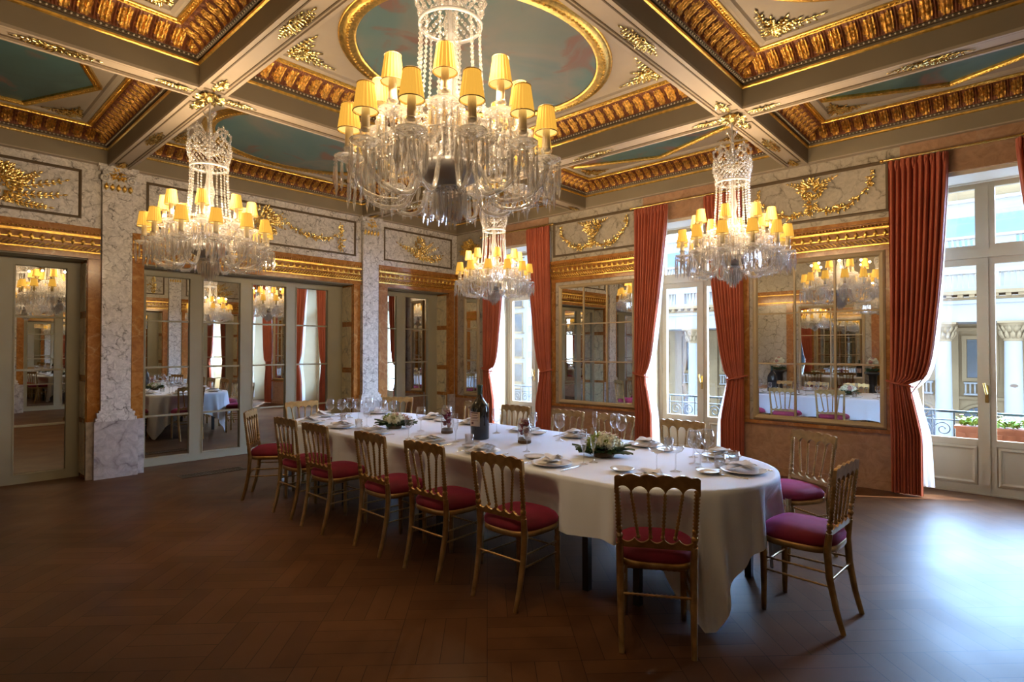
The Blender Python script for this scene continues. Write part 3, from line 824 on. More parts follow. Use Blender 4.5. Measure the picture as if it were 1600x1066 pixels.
# ================================================================== crystal chandeliers
def make_chandelier():
    # local z = 0 at the soffit; everything hangs below
    t = thing('chandelier', '', 'chandelier', (0,0,0))
    m = MB(); m.lathe([(.0,-.0),(.075,-.0),(.07,-.02),(.045,-.03),(.03,-.055),(.0,-.06)], 20)
    c = m.build('ceiling_rose', MT['gold_bright'], t)
    m = MB()
    for i in range(10):
        a = 2*PI*i/10; m.leaf((.03*math.cos(a), .03*math.sin(a), -.018), (math.cos(a), math.sin(a), -.1), (0,0,-1), .10, .05, 0, .5)
    m.build('rose_foliage', MT['gold_bright'], c)
    m = MB(); m.tube([(0,0,-.05),(0,0,-1.35)], .008, 8); m.build('stem', MT['bowl_silver'], t)
    m = MB(); m.lathe([(.055,-.14),(.045,-.16),(.022,-.19),(.016,-.25),(.028,-.32),(.04,-.35),(.018,-.37),(.012,-.42)], 16); m.build('glass_bell', MT['crystal'], t)
    # crown of scrolls
    m = MB()
    for i in range(8):
        a = 2*PI*i/8 + .2; ca, sa = math.cos(a), math.sin(a); pts = []
        for r, z in ((.02,-.40),(.05,-.34),(.09,-.295),(.135,-.29),(.16,-.325),(.155,-.365),(.13,-.375),(.12,-.35)):
            pts.append((r*ca, r*sa, z))
        m.tube(pts, .0095, 6)
        for r, z in ((.05,-.34),(.09,-.295),(.135,-.29),(.16,-.325)): m.octa((r*ca, r*sa, z+.014), .012)
        m.octa((.158*ca, .158*sa, -.395), .010, .010, .022)
    m.build('crown', MT['crystal'], t)
    m = MB(); m.lathe([(.0,-.36),(.04,-.37),(.05,-.40),(.03,-.43),(.0,-.44)], 12); m.build('crown_ball', MT['crystal'], t)
    # bead basket
    m = MB(); rr = random.Random(3)
    for k in range(26):
        a = 2*PI*k/26
        for q in range(9):
            z = -.40-.024*q; r = .15+.012*math.sin(q*.6)+(.006 if (k+q)%2 else 0)
            m.octa((r*math.cos(a+.12*(q%2)), r*math.sin(a+.12*(q%2)), z), .0125)
        # scalloped drops
        for q in range(3): m.octa(((.10-.03*q)*math.cos(a), (.10-.03*q)*math.sin(a), -.45-.02*q), .011)
    m.build('bead_basket', MT['crystal'], t)
    m = MB(); m.lathe([(.146,-.60),(.150,-.605),(.150,-.615),(.146,-.62)], 26); m.build('basket_ring', MT['bowl_silver'], t)
    # bead chains from the basket down to the body
    for k in range(12):
        a = 2*PI*k/12; m = MB(); n = 26
        for i in range(n):
            q = i/(n-1); z = -.60-.58*q; r = .142+.045*q**2
            m.octa((r*math.cos(a), r*math.sin(a), z), .0105, .0105, .0125)
        m.build('bead_chain', MT['crystal'], t)
    # turned glass body
    m = MB(); m.lathe([(.02,-.55),(.035,-.60),(.022,-.66),(.03,-.75),(.045,-.82),(.03,-.88),(.05,-.98),(.075,-1.03),(.05,-1.08),(.04,-1.15),(.07,-1.20),(.09,-1.24),(.05,-1.27)], 18)
    m.build('body', MT['crystal'], t)
    m = MB(); m.lathe([(.07,-1.25),(.145,-1.272),(.155,-1.29),(.14,-1.325),(.09,-1.355),(.02,-1.37)], 28); bw = m.build('bowl', MT['bowl_silver'], t)
    m = MB()
    for k in range(20):
        a = 2*PI*k/20; m.octa((.157*math.cos(a), .157*math.sin(a), -1.272), .010); m.octa((.157*math.cos(a), .157*math.sin(a), -1.29), .006, .006, .012)
    m.build('bowl_fringe', MT['crystal'], bw)
    # cup of prisms under the bowl
    m = MB(); m.lathe([(.02,-1.36),(.075,-1.375),(.078,-1.385),(.02,-1.39)], 20)
    for ring_, n, zt, L in ((.074, 22, -1.385, .125), (.05, 16, -1.39, .15), (.026, 9, -1.40, .17)):
        for k in range(n):
            a = 2*PI*k/n; x, y = ring_*math.cos(a), ring_*math.sin(a)
            m.octa((x, y, zt-.006), .007); m.tube([(x, y, zt-.014), (x, y, zt-L*.75), (x*.98, y*.98, zt-L)], [.005,.0085,.001], 4, sm=False)
    m.build('prism_tassel', MT['crystal'], t)
    # inner curtain of beads
    m = MB()
    for k in range(40):
        a = 2*PI*(k+.5)/40
        for q in range(9):
            s = q/8; r = .17+.12*math.sin(PI*s*.5); z = -1.04-.19*s+.03*math.sin(6*s)
            m.octa((r*math.cos(a+.06*(q%2)), r*math.sin(a+.06*(q%2)), z), .0105, .0105, .0135)
    m.build('bead_skirt', MT['crystal'], t)
    # rows of prisms between the arms
    m = MB()
    for r, zt, L, n in ((.385, -1.235, .13, 48), (.24, -1.13, .15, 34), (.30, -1.215, .12, 36)):
        m.lathe([(r-.004, zt), (r+.004, zt+.002), (r+.004, zt+.006), (r-.004, zt+.006)], 36)
        for k in range(n):
            a = 2*PI*k/n; x, y = r*math.cos(a), r*math.sin(a); l = L*(.8+.35*((k*7) % 5)/5)
            m.octa((x, y, zt-.010), .0085); m.octa((x, y, zt-.027), .007)
            m.tube([(x, y, zt-.036), (x, y, zt-.03-l*.7), (x, y, zt-.03-l)], [.0045,.0085,.001], 4, sm=False)
    m.build('prism_curtain', MT['crystal'], t)
    m = MB()
    for k in range(24):
        a = 2*PI*k/24; n = 16
        for q in range(n):
            s = q/(n-1); r = .06+.36*s; z = -1.0-.24*s-.09*math.sin(PI*s); m.octa((r*math.cos(a), r*math.sin(a), z), .0095, .0095, .011)
    for k in range(12):
        a0, a1 = 2*PI*k/12+R(29.5), 2*PI*(k+1)/12+R(29.5); n = 14
        for q in range(n):
            s = (q+.5)/n; a = a0+(a1-a0)*s; z = -1.27-.10*math.sin(PI*s); m.octa((.455*math.cos(a), .455*math.sin(a), z), .0095, .0095, .011)
            z = -1.10-.07*math.sin(PI*s); m.octa((.325*math.cos(a), .325*math.sin(a), z), .0085, .0085, .010)
    m.build('bead_garland', MT['crystal'], t)
    # arms
    def arm(tier):
        # built along +x
        if tier == 0: R_, zc, z0, dip = .455, -1.285, -1.20, -1.45
        else:         R_, zc, z0, dip = .325, -1.12, -1.10, -1.25
        m = MB(); pts = []
        P = [(.05,z0),(.12,z0-.015),(R_*.45,dip+.03),(R_*.66,dip),(R_*.88,dip+.035),(R_,zc-.05),(R_,zc)]
        for i in range(len(P)-1):
            for q in range(4):
                s = q/4; p0 = P[max(0,i-1)]; p1 = P[i]; p2 = P[i+1]; p3 = P[min(len(P)-1,i+2)]
                f_ = lambda k: .5*((2*p1[k])+(-p0[k]+p2[k])*s+(2*p0[k]-5*p1[k]+4*p2[k]-p3[k])*s*s+(-p0[k]+3*p1[k]-3*p2[k]+p3[k])*s**3)
                pts.append((f_(0), 0, f_(1)))
        pts.append((R_, 0, zc))
        m.tube(pts, .0115, 7)
        for i in range(2, len(pts)-2, 2): m.octa((pts[i][0], 0, pts[i][2]-.016), .008, .008, .012)
        A = m.build('arm', MT['crystal'], t)
        m = MB()
        m.lathe([(.012,zc-.02),(.03,zc-.012),(.062,zc+.004),(.066,zc+.012),(.05,zc+.006),(.02,zc+.004),(.02,zc+.03),(.026,zc+.05),(.02,zc+.06)], 14, (R_,0,0))
        for k in range(12):
            a = 2*PI*k/12; x, y = R_+.062*math.cos(a), .062*math.sin(a); L = .10+.035*(k%2)
            m.octa((x, y, zc-.008), .0075); m.octa((x, y, zc-.024), .006)
            m.tube([(x, y, zc-.032), (x, y, zc-.03-L*.7), (x, y, zc-.03-L)], [.0045,.0085,.001], 4, sm=False)
        m.build('drip_pan', MT['crystal'], A)
        m = MB(); m.lathe([(.017,zc+.05),(.019,zc+.06),(.017,zc+.13),(.013,zc+.17)], 10, (R_,0,0), cap=True); m.build('candle_tube', MT['candle_tube'], A)
        m = MB(); zb, zt, n = zc+.130, zc+.244, 40
        rad = lambda i, r: r*(1+.028*(1 if i % 2 else -1))
        m.add([(R_+rad(i,.050)*math.cos(2*PI*i/n), rad(i,.050)*math.sin(2*PI*i/n), zb) for i in range(n)] +
              [(R_+rad(i,.034)*math.cos(2*PI*i/n), rad(i,.034)*math.sin(2*PI*i/n), zt) for i in range(n)],
              [(i, (i+1)%n, n+(i+1)%n, n+i) for i in range(n)], 0)
        # lit lining of the shade, seen from below
        m.lathe([(.047,zb+.004),(.0315,zt-.003)], 20, (R_,0,0), mi=1)
        S = m.build('lamp_shade', [MT['shade_cloth'], MT['shade_inner']], A)
        for r, z in ((.0515, zb), (.0355, zt)):
            m = MB(); m.tube([(R_+r*math.cos(2*PI*i/20), r*math.sin(2*PI*i/20), z) for i in range(20)], .0022, 5, closed=True); m.build('shade_trim', MT['shade_trim'], S)
        return A
    for tier, n, off in ((0, 12, R(29.5)), (1, 8, 0)):
        A = arm(tier); kids_ = list(A.children)
        for k in range(n):
            B = A if k == 0 else copy_tree(A, t)
            B.rotation_euler = (0, 0, off + 2*PI*k/n)
    return t
ch0 = make_chandelier()
CH = [((1.746, 1.992), 'largest crystal chandelier, closest to the camera under the oval ceiling painting'),
      ((1.765, 5.06), 'crystal chandelier at the left, hanging before the mirrored doors'),
      ((5.15, 1.99), 'crystal chandelier at the right, hanging before the middle window'),
      ((5.19, 5.07), 'smallest looking crystal chandelier, hanging furthest away near the far corner')]
lights = []
for i, ((x, y), lab) in enumerate(CH):
    c = ch0 if i == 0 else copy_tree(ch0)
    c.location = (x, y, ZS-.022); c.rotation_euler = (0, 0, (.0, .3, .2, .1)[i]); c['label'] = lab
    c['group'] = 'crystal chandeliers with yellow shades'
    Lb = bpy.data.lights.new('bulb', 'POINT'); Lb.energy = BULB_W/20; Lb.color = (1, .70, .38); Lb.shadow_soft_size = .014
    for n, off, r, z in ((12, 29.5, .455, -1.285+.19), (8, 0, .325, -1.12+.19)):
        for k in range(n):
            a = R(off) + 2*PI*k/n + c.rotation_euler.z
            o = bpy.data.objects.new('bulb', Lb); COL.objects.link(o); o.location = (x+r*math.cos(a), y+r*math.sin(a), ZS-.022+z)
    Lg = bpy.data.lights.new('chandelier_fill', 'POINT'); Lg.energy = FILL_W/8; Lg.color = (1, .72, .42); Lg.shadow_soft_size = .012  # unshaded lamps added between the shades to strengthen the chandelier's light
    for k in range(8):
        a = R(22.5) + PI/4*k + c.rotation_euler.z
        o = bpy.data.objects.new('chandelier_fill', Lg); COL.objects.link(o); o.location = (x+.36*math.cos(a), y+.36*math.sin(a), 2.72)
# ================================================================== dining table
TZ, TR = .725, .73
TCX, TY0, TY1 = 3.48, 1.85, 5.42
t = thing('banquet_table', 'long banquet table on dark square legs under the white cloth', 'table', (TCX, (TY0+TY1)/2, 0))
oy = (TY0+TY1)/2
m = MB(); n = 24; pts = []
for i in range(n+1): a = PI+PI*i/n; pts.append((.71*math.cos(a), TY0-oy+.71*math.sin(a)))
for i in range(n+1): a = PI*i/n; pts.append((.71*math.cos(a), TY1-oy+.71*math.sin(a)))
k = len(pts)
m.add([(p[0], p[1], TZ-.03) for p in pts]+[(p[0], p[1], TZ-.004) for p in pts], [tuple(range(k))[::-1], tuple(range(k, 2*k))]+[(i, (i+1)%k, k+(i+1)%k, k+i) for i in range(k)])
m.build('table_top', MT['table_leg'], t)
lg = None
for x, y in [(2.93,2.05),(2.96,1.71),(3.12,1.38),(2.93,3.46),(2.93,3.68),(2.93,4.86),(2.93,5.40),(4.02,2.05),(4.00,1.71),(3.82,1.38),(4.02,3.46),(4.02,3.68),(4.02,4.86),(4.02,5.40)]:
    if lg is None:
        m = MB(); m.box(-.021, .021, -.021, .021, .0, TZ-.03); lg = o = m.build('leg', MT['table_leg'], t)
    else:
        o = lg.copy(); COL.objects.link(o); o.parent = t
    o.location = (x-TCX, y-oy, 0)
CHAIRS = [
 (2.49+.19*.786, 5.87-.19*.618, -38.2, 'leftmost of all, at the table corner nearest the mirrored doors', 'leftmost chair by the mirrored doors'),
 (2.61, 4.97, 0, 'second from the left in the near row', 'second chair of the near row'),
 (2.59, 4.40, 0, 'third from the left in the near row', 'third chair of the near row'),
 (2.62, 3.63, -2, 'fourth from the left in the near row', 'fourth chair of the near row'),
 (2.62, 3.0, 0, 'fifth from the left in the near row', 'fifth chair of the near row'),
 (2.64, 2.345, 1, 'sixth in the near row, left of the closest chair', 'sixth chair of the near row'),
 (2.56+.21*.859, 1.372+.21*.513, 30.9, 'closest to the camera, its back turned to it', 'chair closest to the camera'),
 (3.555, .757+.215, 87, 'standing apart at the right end of the table, seen side on', 'side-on chair at the right end'),
 (4.48, 1.32, 150, 'behind the side-on chair, in front of the pink marble dado', 'chair before the marble dado'),
 (4.44, 2.25, 180, 'on the far side before the middle window', 'far-side chair before the middle window'),
 (4.44, 2.93, 180, 'on the far side just left of the middle window curtain', 'far-side chair left of the middle window'),
 (4.44, 3.50, 180, 'on the far side below the nine-pane mirror', 'far-side chair below the mirror'),
 (4.44, 4.22, 180, 'on the far side before the furthest window', 'far-side chair before the furthest window'),
 (4.44, 4.85, 180, 'on the far side, half hidden by the tall bottle', 'far-side chair behind the bottle'),
 (4.26, 5.97, 215, 'at the far rounded corner before the further column', 'chair at the far corner'),
 (3.30, 6.24, 268, 'at the far head of the table, behind the left glasses', 'chair at the far head'),
]
# ---- the cloth: a rectangle laid over the rounded end, its corners hanging to the floor
def cloth(dd):
    m = MB(); peri = []
    ns = 46; na = 150
    def add(x, y, nx, ny, L, s): peri.append((x, y, nx, ny, L, s))
    s = 0
    def Lr(nx, ny): return min((TR+dd)/max(abs(nx), 1e-4), (TR+dd)/max(abs(ny), 1e-4)) - TR
    for i in range(ns*2):
        y = TY1 + (TY0-TY1)*i/(ns*2); add(TCX-TR, y, -1, 0, dd, s); s += (TY1-TY0)/(ns*2)
    for i in range(na):
        a = PI + PI*i/na; nx, ny = math.cos(a), math.sin(a); add(TCX+TR*nx, TY0+TR*ny, nx, ny, Lr(nx, ny), s); s += PI*TR/na
    for i in range(ns*2):
        y = TY0 + (TY1-TY0)*i/(ns*2); add(TCX+TR, y, 1, 0, dd, s); s += (TY1-TY0)/(ns*2)
    for i in range(na):
        a = PI*i/na; nx, ny = math.cos(a), math.sin(a); add(TCX+TR*nx, TY1+TR*ny, nx, ny, Lr(nx, ny), s); s += PI*TR/na
    K = len(peri); rows = 16; zt = TZ+.005
    vs = []
    # top rings
    cen = [(TCX + (p[0]-TCX)*f, (max(TY0, min(TY1, p[1])) + (p[1]-max(TY0, min(TY1, p[1])))*f)) for f in (.0, .5, .97) for p in peri]
    for i, (x, y) in enumerate(cen): vs.append((x, y, zt))
    fs = []
    for j in range(rows+1):
        q = j/rows
        for (x, y, nx, ny, L, s_) in peri:
            z = zt - .004 - q*L; corner = max(0, (L-dd)/.45)
            amp = (.013 + .045*min(1, corner*1.3))*q**.8
            rip = math.sin(s_*21+1.1*math.sin(s_*5))*.8 + math.sin(s_*43+1.3)*.5 + math.sin(s_*9+2)*.5
            o = .006 + .012*q + amp*(1+rip)*.9 + .02*corner*q
            tx, ty = -ny, nx; sh = .012*q*math.sin(s_*23)*(1+corner)
            hz = .010*math.sin(s_*9)*q
            # seats pushed against the cloth press it inwards
            zz = z + hz; push = 0
            if zz < .70:
                for cx_c, cy_c, ca, *_ in CHAIRS:
                    for st in range(24):
                        px, py = x+nx*(o-push), y+ny*(o-push)
                        ux, uy = math.cos(R(ca)), math.sin(R(ca)); dx_, dy_ = px-cx_c, py-cy_c
                        lx, ly = abs(dx_*ux+dy_*uy), abs(-dx_*uy+dy_*ux)
                        if (lx/.222)**3 + (ly/.225)**3 < 1: push += .01
                        else: break
            o -= push*min(1, max(0, (.70-zz)/.13))
            vs.append((x+nx*o+tx*sh, y+ny*o+ty*sh, max(.012+.004*math.sin(s_*40), z+hz)))
    tot = 3 + rows + 1
    for j in range(tot-1):
        for i in range(K):
            i2 = (i+1) % K; fs.append((j*K+i, j*K+i2, (j+1)*K+i2, (j+1)*K+i))
    m.add(vs, fs, 0, True)
    return m
cl = cloth(.318).build('tablecloth', MT['linen'])
tag(cl, 'long white tablecloth with its pointed corners hanging down at the rounded end', 'tablecloth')
TOP = TZ + .006

# ================================================================== chairs
def beaded(mb, a, b, r, n=6, step=.018):
    a = Vector(a); b = Vector(b); L = (b-a).length; k = max(4, int(L/step)); pts = []; rr = []
    for i in range(k*2+1):
        pts.append(a.lerp(b, i/(k*2))); rr.append(r*(1.18 if i % 2 else .72))
    mb.tube(pts, rr, n)
def make_chair():
    t = thing('banquet_chair', '', 'chair'); G = MT['chair_gilt']
    xb = lambda z: -.175 - .050*max(0, (z-.42))/.45
    HB, HTOP = .84, .880
    for s in (-1, 1):                            # back post and rear leg in one sweep
        m = MB(); m.tube([(-.248, s*.172, 0), (-.215, s*.174, .12), (-.185, s*.178, .28), (-.175, s*.18, .42)], [.014,.0165,.019,.020], 8)
        m.tube([(-.175, s*.18, .42), (xb(.52), s*.182, .52)], [.020,.017], 8)
        beaded(m, (xb(.52), s*.182, .52), (xb(.81), s*.193, .81), .0145)
        m.sphere((xb(.56), s*.182, .56), .019, 8); m.sphere((xb(.60), s*.183, .60), .016, 8)
        m.build('rear_leg', G, t)
        m = MB(); pr = [(.0,0),(.013,.0),(.0155,.05),(.019,.30),(.0205,.33),(.015,.345),(.019,.365),(.019,.385),(.014,.40),(.020,.41),(.020,.45)]
        m.lathe(pr, 10, (.165, s*.16, 0)); m.build('leg', G, t)
    # crest rail: scalloped top, five arches below
    m = MB(); n = 60; vs = []
    for i in range(n+1):
        y = -.207 + .414*i/n; u = i/n*5
        a = abs(math.sin(PI*u)); zb = .780 + .040*a**.55 if .0 < i < n else .78
        zt = HTOP - .012 + .012*abs(math.sin(PI*(u+.5)))*1.0 - (.018*(abs(y)/.207)**14)
        for z, dx in ((zb, -.011), (zt, -.009), (zt, .009), (zb, .011)): vs.append((xb(z)+dx, y, z))
    fs = [(i*4+j, i*4+(j+1)%4, (i+1)*4+(j+1)%4, (i+1)*4+j) for i in range(n) for j in range(4)]
    m.add(vs, fs + [(0,1,2,3), tuple(n*4+j for j in (3,2,1,0))], 0, False)
    m.build('crest_rail', G, t)
    for k in range(4):
        m = MB(); yt = -.207+.414*(k+1)/5; yb = yt*.72
        beaded(m, (xb(.555), yb, .555), (xb(.785), yt, .785), .0085, 6)
        m.sphere((xb(.56), yb, .56), .0125, 6); m.build('spindle', G, t)
    m = MB(); vs = []; n = 40
    for i in range(n+1):
        y = -.18+.36*i/n; u = i/n*5; zt = .553 - .022*abs(math.sin(PI*u))**.8
        for z, dx in ((.505, -.009), (zt, -.008), (zt, .008), (.505, .009)): vs.append((xb(z)+dx, y, z))
    m.add(vs, [(i*4+j, i*4+(j+1)%4, (i+1)*4+(j+1)%4, (i+1)*4+j) for i in range(n) for j in range(4)])
    m.build('back_rail', G, t)
    # seat frame: rounded trapezoid band, domed velvet cushion
    def outline(g, n=48):
        r = []
        for i in range(n):
            a = 2*PI*i/n; c, s = math.cos(a), math.sin(a); p = 3.2
            k = (abs(c)**p+abs(s)**p)**(-1/p)
            x = .195*c*k; y = .198*s*k*(1+.04*c)
            r.append((x*(1+g/.2)+.0, y*(1+g/.2)))
        return r
    m = MB(); n = 48; rings = [(outline(.0), .40), (outline(.006), .41), (outline(.006), .428), (outline(.0), .436), (outline(-.02), .436), (outline(-.02), .40)]
    vs = [(x, y, z) for r, z in rings for x, y in r]
    fs = [(j*n+i, j*n+(i+1)%n, ((j+1)%6)*n+(i+1)%n, ((j+1)%6)*n+i) for j in range(6) for i in range(n)]
    m.add(vs, fs, 0, True); m.build('seat_frame', G, t)
    m = MB(); rings = [(outline(-.008), .425), (outline(.004), .440), (outline(.006), .462), (outline(-.008), .485), (outline(-.035), .502), (outline(-.085), .513), (outline(-.15), .518)]
    vs = [(x, y, z) for r, z in rings for x, y in r]
    fs = [(j*n+i, j*n+(i+1)%n, (j+1)*n+(i+1)%n, (j+1)*n+i) for j in range(len(rings)-1) for i in range(n)] + [tuple((len(rings)-1)*n+i for i in range(n))]
    m.add(vs, fs, 0, True); m.build('seat_cushion', MT['velvet'], t)
    for s in (-1, 1):
        for z in (.235, .305):
            m = MB(); beaded(m, (-.195 if z < .3 else -.186, s*.176, z), (.163, s*.161, z-.0), .0062, 6, .03); m.build('stretcher', G, t)
    m = MB(); beaded(m, (.164, -.158, .27), (.164, .158, .27), .0062, 6, .03); m.build('stretcher', G, t)
    m = MB(); beaded(m, (-.19, -.176, .27), (-.19, .176, .27), .0075, 6, .022); m.build('stretcher', G, t)
    return t
c0 = make_chair()
for i, (x, y, a, lab, seat) in enumerate(CHAIRS):
    c = c0 if i == 0 else copy_tree(c0)
    c.location = (x, y, 0); c.rotation_euler = (0, 0, R(a))
    c['label'] = 'gilt red-seated chair, ' + lab
    c['group'] = 'gilt chairs round the table'

# ================================================================== table settings
def mk_plate(r, name, cat):
    t = MB(); t.lathe([(.0,.006),(r*.55,.005),(r*.62,.008),(r*.98,.018),(r,.020),(r*.985,.022),(r*.64,.012),(r*.56,.009),(.0,.009)], 36)
    o = t.build(name, MT['porcelain']); return o
plate0 = mk_plate(.135, 'dinner_plate', 'plate'); bread0 = mk_plate(.075, 'bread_plate', 'plate')
def mk_napkin():
    m = MB()
    # a loosely folded napkin: stacked soft layers, twisted at one end
    for L in range(4):
        s = 1-.10*L
        def P(u, v):
            x = (u-.5)*.19*s + .012*math.sin(v*5+L); y = (v-.5)*.13*s*(1+.25*math.cos(u*4+L))
            z = .012 + .010*L + .010*math.sin(u*7+L*1.7)*math.cos(v*4) + .010*(1-abs(2*u-1))
            return (x, y, z)
        m.grid(14, 10, P)
    return m.build('napkin', MT['napkin'])
nap0 = mk_napkin()
def mk_fork():
    m = MB(); m.tube([(-.10,0,.003),(-.05,0,.004),(.02,0,.006),(.05,0,.004)], [.006,.0035,.003,.006], 6, flat=.4)
    for k in range(4): y = -.0075+.005*k; m.tube([(.05,y*.8,.004),(.07,y,.005),(.10,y,.009)], .0014, 4)
    m.tube([(.048,0,.004),(.064,0,.004)], [.010,.0095], 6, flat=.3)
    return m.build('fork', MT['silver'])
def mk_knife():
    m = MB(); m.tube([(-.115,0,.004),(-.06,0,.005),(-.01,0,.005)], [.0065,.006,.005], 6, flat=.6)
    m.add([(-.01,-.006,.003),(.09,-.009,.003),(.115,.004,.003),(-.01,.006,.003),(-.01,-.004,.006),(.09,-.004,.0045),(.115,.004,.0035),(-.01,.006,.006)],
          [(3,2,1,0),(4,5,6,7),(0,1,5,4),(1,2,6,5),(2,3,7,6),(3,0,4,7)])
    return m.build('knife', MT['silver'])
fork0 = mk_fork(); knife0 = mk_knife()
used = set()
def put(src, x, y, rz, z, label, cat, grp):
    if src.name in used: o = copy_tree(src)
    else: o = src; used.add(src.name)
    o.location = (x, y, z); o.rotation_euler = (0, 0, rz); tag(o, label, cat, grp); return o
for i, (x, y, a, lab, seat) in enumerate(CHAIRS):
    d = Vector((math.cos(R(a)), math.sin(R(a)))); l = Vector((-d.y, d.x))
    # walk from the chair to the table edge
    p = Vector((x, y))
    def inside(q, r=TR): yy = max(TY0, min(TY1, q.y)); return math.hypot(q.x-TCX, q.y-yy) < r
    k = 0
    while not inside(p) and k < 200: p += d*.01; k += 1
    P = p + d*.19
    put(plate0, P.x, P.y, 0, TOP, 'white dinner plate laid before the ' + seat, 'plate', 'dinner plates')
    put(nap0, P.x, P.y, R(a)+rnd.uniform(-.6,.6), TOP+.014, 'folded white napkin on the plate of the ' + seat, 'napkin', 'folded napkins')
    q = P + l*.225 + d*.10
    if i == 6: q = Vector((3.10, 1.90))
    if i == 7: q = Vector((3.40, 1.47))
    yy = max(TY0, min(TY1, q.y)); cc = Vector((TCX, yy)); 
    if (q-cc).length > .62: q = cc + (q-cc).normalized()*.62
    if i: put(bread0, q.x, q.y, 0, TOP, 'small white bread plate beside the setting of the ' + seat, 'plate', 'bread plates')
    q = P + l*.165; put(fork0, q.x, q.y, R(a), TOP, 'silver fork laid left of the plate of the ' + seat, 'fork', 'forks')
    q = P - l*.165; put(knife0, q.x, q.y, R(a), TOP, 'silver knife laid right of the plate of the ' + seat, 'knife', 'knives')
def stem_glass(name, H, bowl, foot=.036):
    # bowl: list of (r, z) outside profile from stem top to rim
    z0 = bowl[0][1]
    t = MB(); t.lathe(bowl + [(bowl[-1][0]-.001, bowl[-1][1])], 24)
    o = t.build(name, MT['stemware'])
    s = MB(); s.lathe([(foot,.0),(foot,.002),(foot*.5,.005),(.006,.012),(.0035,.03),(.0035,z0-.01),(.008,z0)], 20)
    s.build('stem', MT['stemware'], o); return o
wine0 = stem_glass('wine_glass', .225, [(.004,.10),(.022,.108),(.038,.125),(.046,.15),(.045,.18),(.037,.225)], .038)
small0 = stem_glass('wine_glass', .19, [(.004,.09),(.018,.097),(.030,.112),(.034,.135),(.033,.16),(.028,.19)], .032)
flute0 = stem_glass('champagne_flute', .235, [(.004,.085),(.013,.10),(.021,.14),(.023,.18),(.020,.235)], .03)
coupe0 = stem_glass('champagne_coupe', .165, [(.004,.115),(.02,.120),(.04,.130),(.052,.148),(.054,.165)], .036)
m = MB(); m.lathe([(.0,.006),(.030,.006),(.033,.012),(.036,.09),(.035,.09),(.031,.014),(.0,.011)], 22); tum0 = m.build('tumbler', MT['stemware'])
SP = 'the far left end of the table'
G = [
 (wine0, 3.22,5.65,'tall wine glass, leftmost of the cluster at '+SP), (wine0, 3.30,5.55,'tall wine glass, second from the left at '+SP),
 (wine0, 3.45,5.62,'tall wine glass, third from the left at '+SP), (wine0, 3.43,5.42,'tall wine glass amid the cluster at '+SP),
 (wine0, 3.62,5.50,'tall wine glass in front of the left edge of the further column'), (small0, 3.74,5.40,'small wine glass in front of the further column'),
 (small0, 3.80,5.28,'small wine glass just right of the further column foot'), (small0, 3.66,5.30,'small wine glass left of the far flower arrangement'),
 (tum0, 3.20,5.34,'water tumbler by the second chair of the near row'), (small0, 3.17,4.86,'small wine glass behind the third chair of the near row'),
 (tum0, 3.03,4.78,'water tumbler behind the third chair of the near row'), (wine0, 3.34,4.22,'tall wine glass standing right beside the far flower arrangement'),
 (small0, 2.98,3.93,'small wine glass behind the fourth chair of the near row'), (flute0, 3.14,3.51,'champagne flute in front of the left glass jar'),
 (tum0, 3.10,3.30,'water tumbler behind the fifth chair of the near row'), (wine0, 3.72,3.60,'tall wine glass just right of the dark bottle'),
 (small0, 3.84,4.4,'small wine glass left of the dark bottle on the far side'), (small0, 3.20,2.78,'small wine glass in front of the right glass jar'),
 (wine0, 3.78,2.92,'large wine glass standing alone before the red curtain'), (flute0, 3.11,2.20,'champagne flute, left one of the pair before the near flowers'),
 (flute0, 3.20,2.185,'champagne flute, right one of the pair before the near flowers'), (wine0, 4.10,2.58,'tall wine glass, left one of the pair behind the near flowers'),
 (wine0, 4.02,2.47,'tall wine glass, right one of the pair behind the near flowers'), (coupe0, 3.22,1.725,'wide champagne coupe, left one of the pair behind the closest chair'),
 (coupe0, 3.315,1.645,'wide champagne coupe, right one of the pair behind the closest chair'), (wine0, 3.62,1.66,'tall wine glass, tallest of the cluster at the rounded end'),
 (wine0, 3.73,1.62,'tall wine glass at the right of the cluster at the rounded end'), (small0, 3.53,1.58,'small wine glass at the front of the cluster at the rounded end'),
 (tum0, 3.62,1.49,'water tumbler at the front of the rounded end cluster'), (tum0, 3.78,1.46,'water tumbler beside the napkin of the rounded end'),
 (small0, 3.84,1.77,'small wine glass at the back of the rounded end cluster'), (tum0, 4.02,2.05,'water tumbler before the middle window chair'),
 (flute0, 4.05,2.75,'champagne flute behind the near flowers on the far side'), (small0, 3.95,3.35,'small wine glass between the bottle and the nine-pane mirror'),
]
for src, x, y, lab in G:
    cat = {'wine_glass': 'wine glass', 'champagne_flute': 'glass', 'champagne_coupe': 'glass', 'tumbler': 'glass'}[src.name.split('.')[0]]
    put(src, x, y, rnd.uniform(0, 3), TOP, lab, cat, 'glasses on the table')

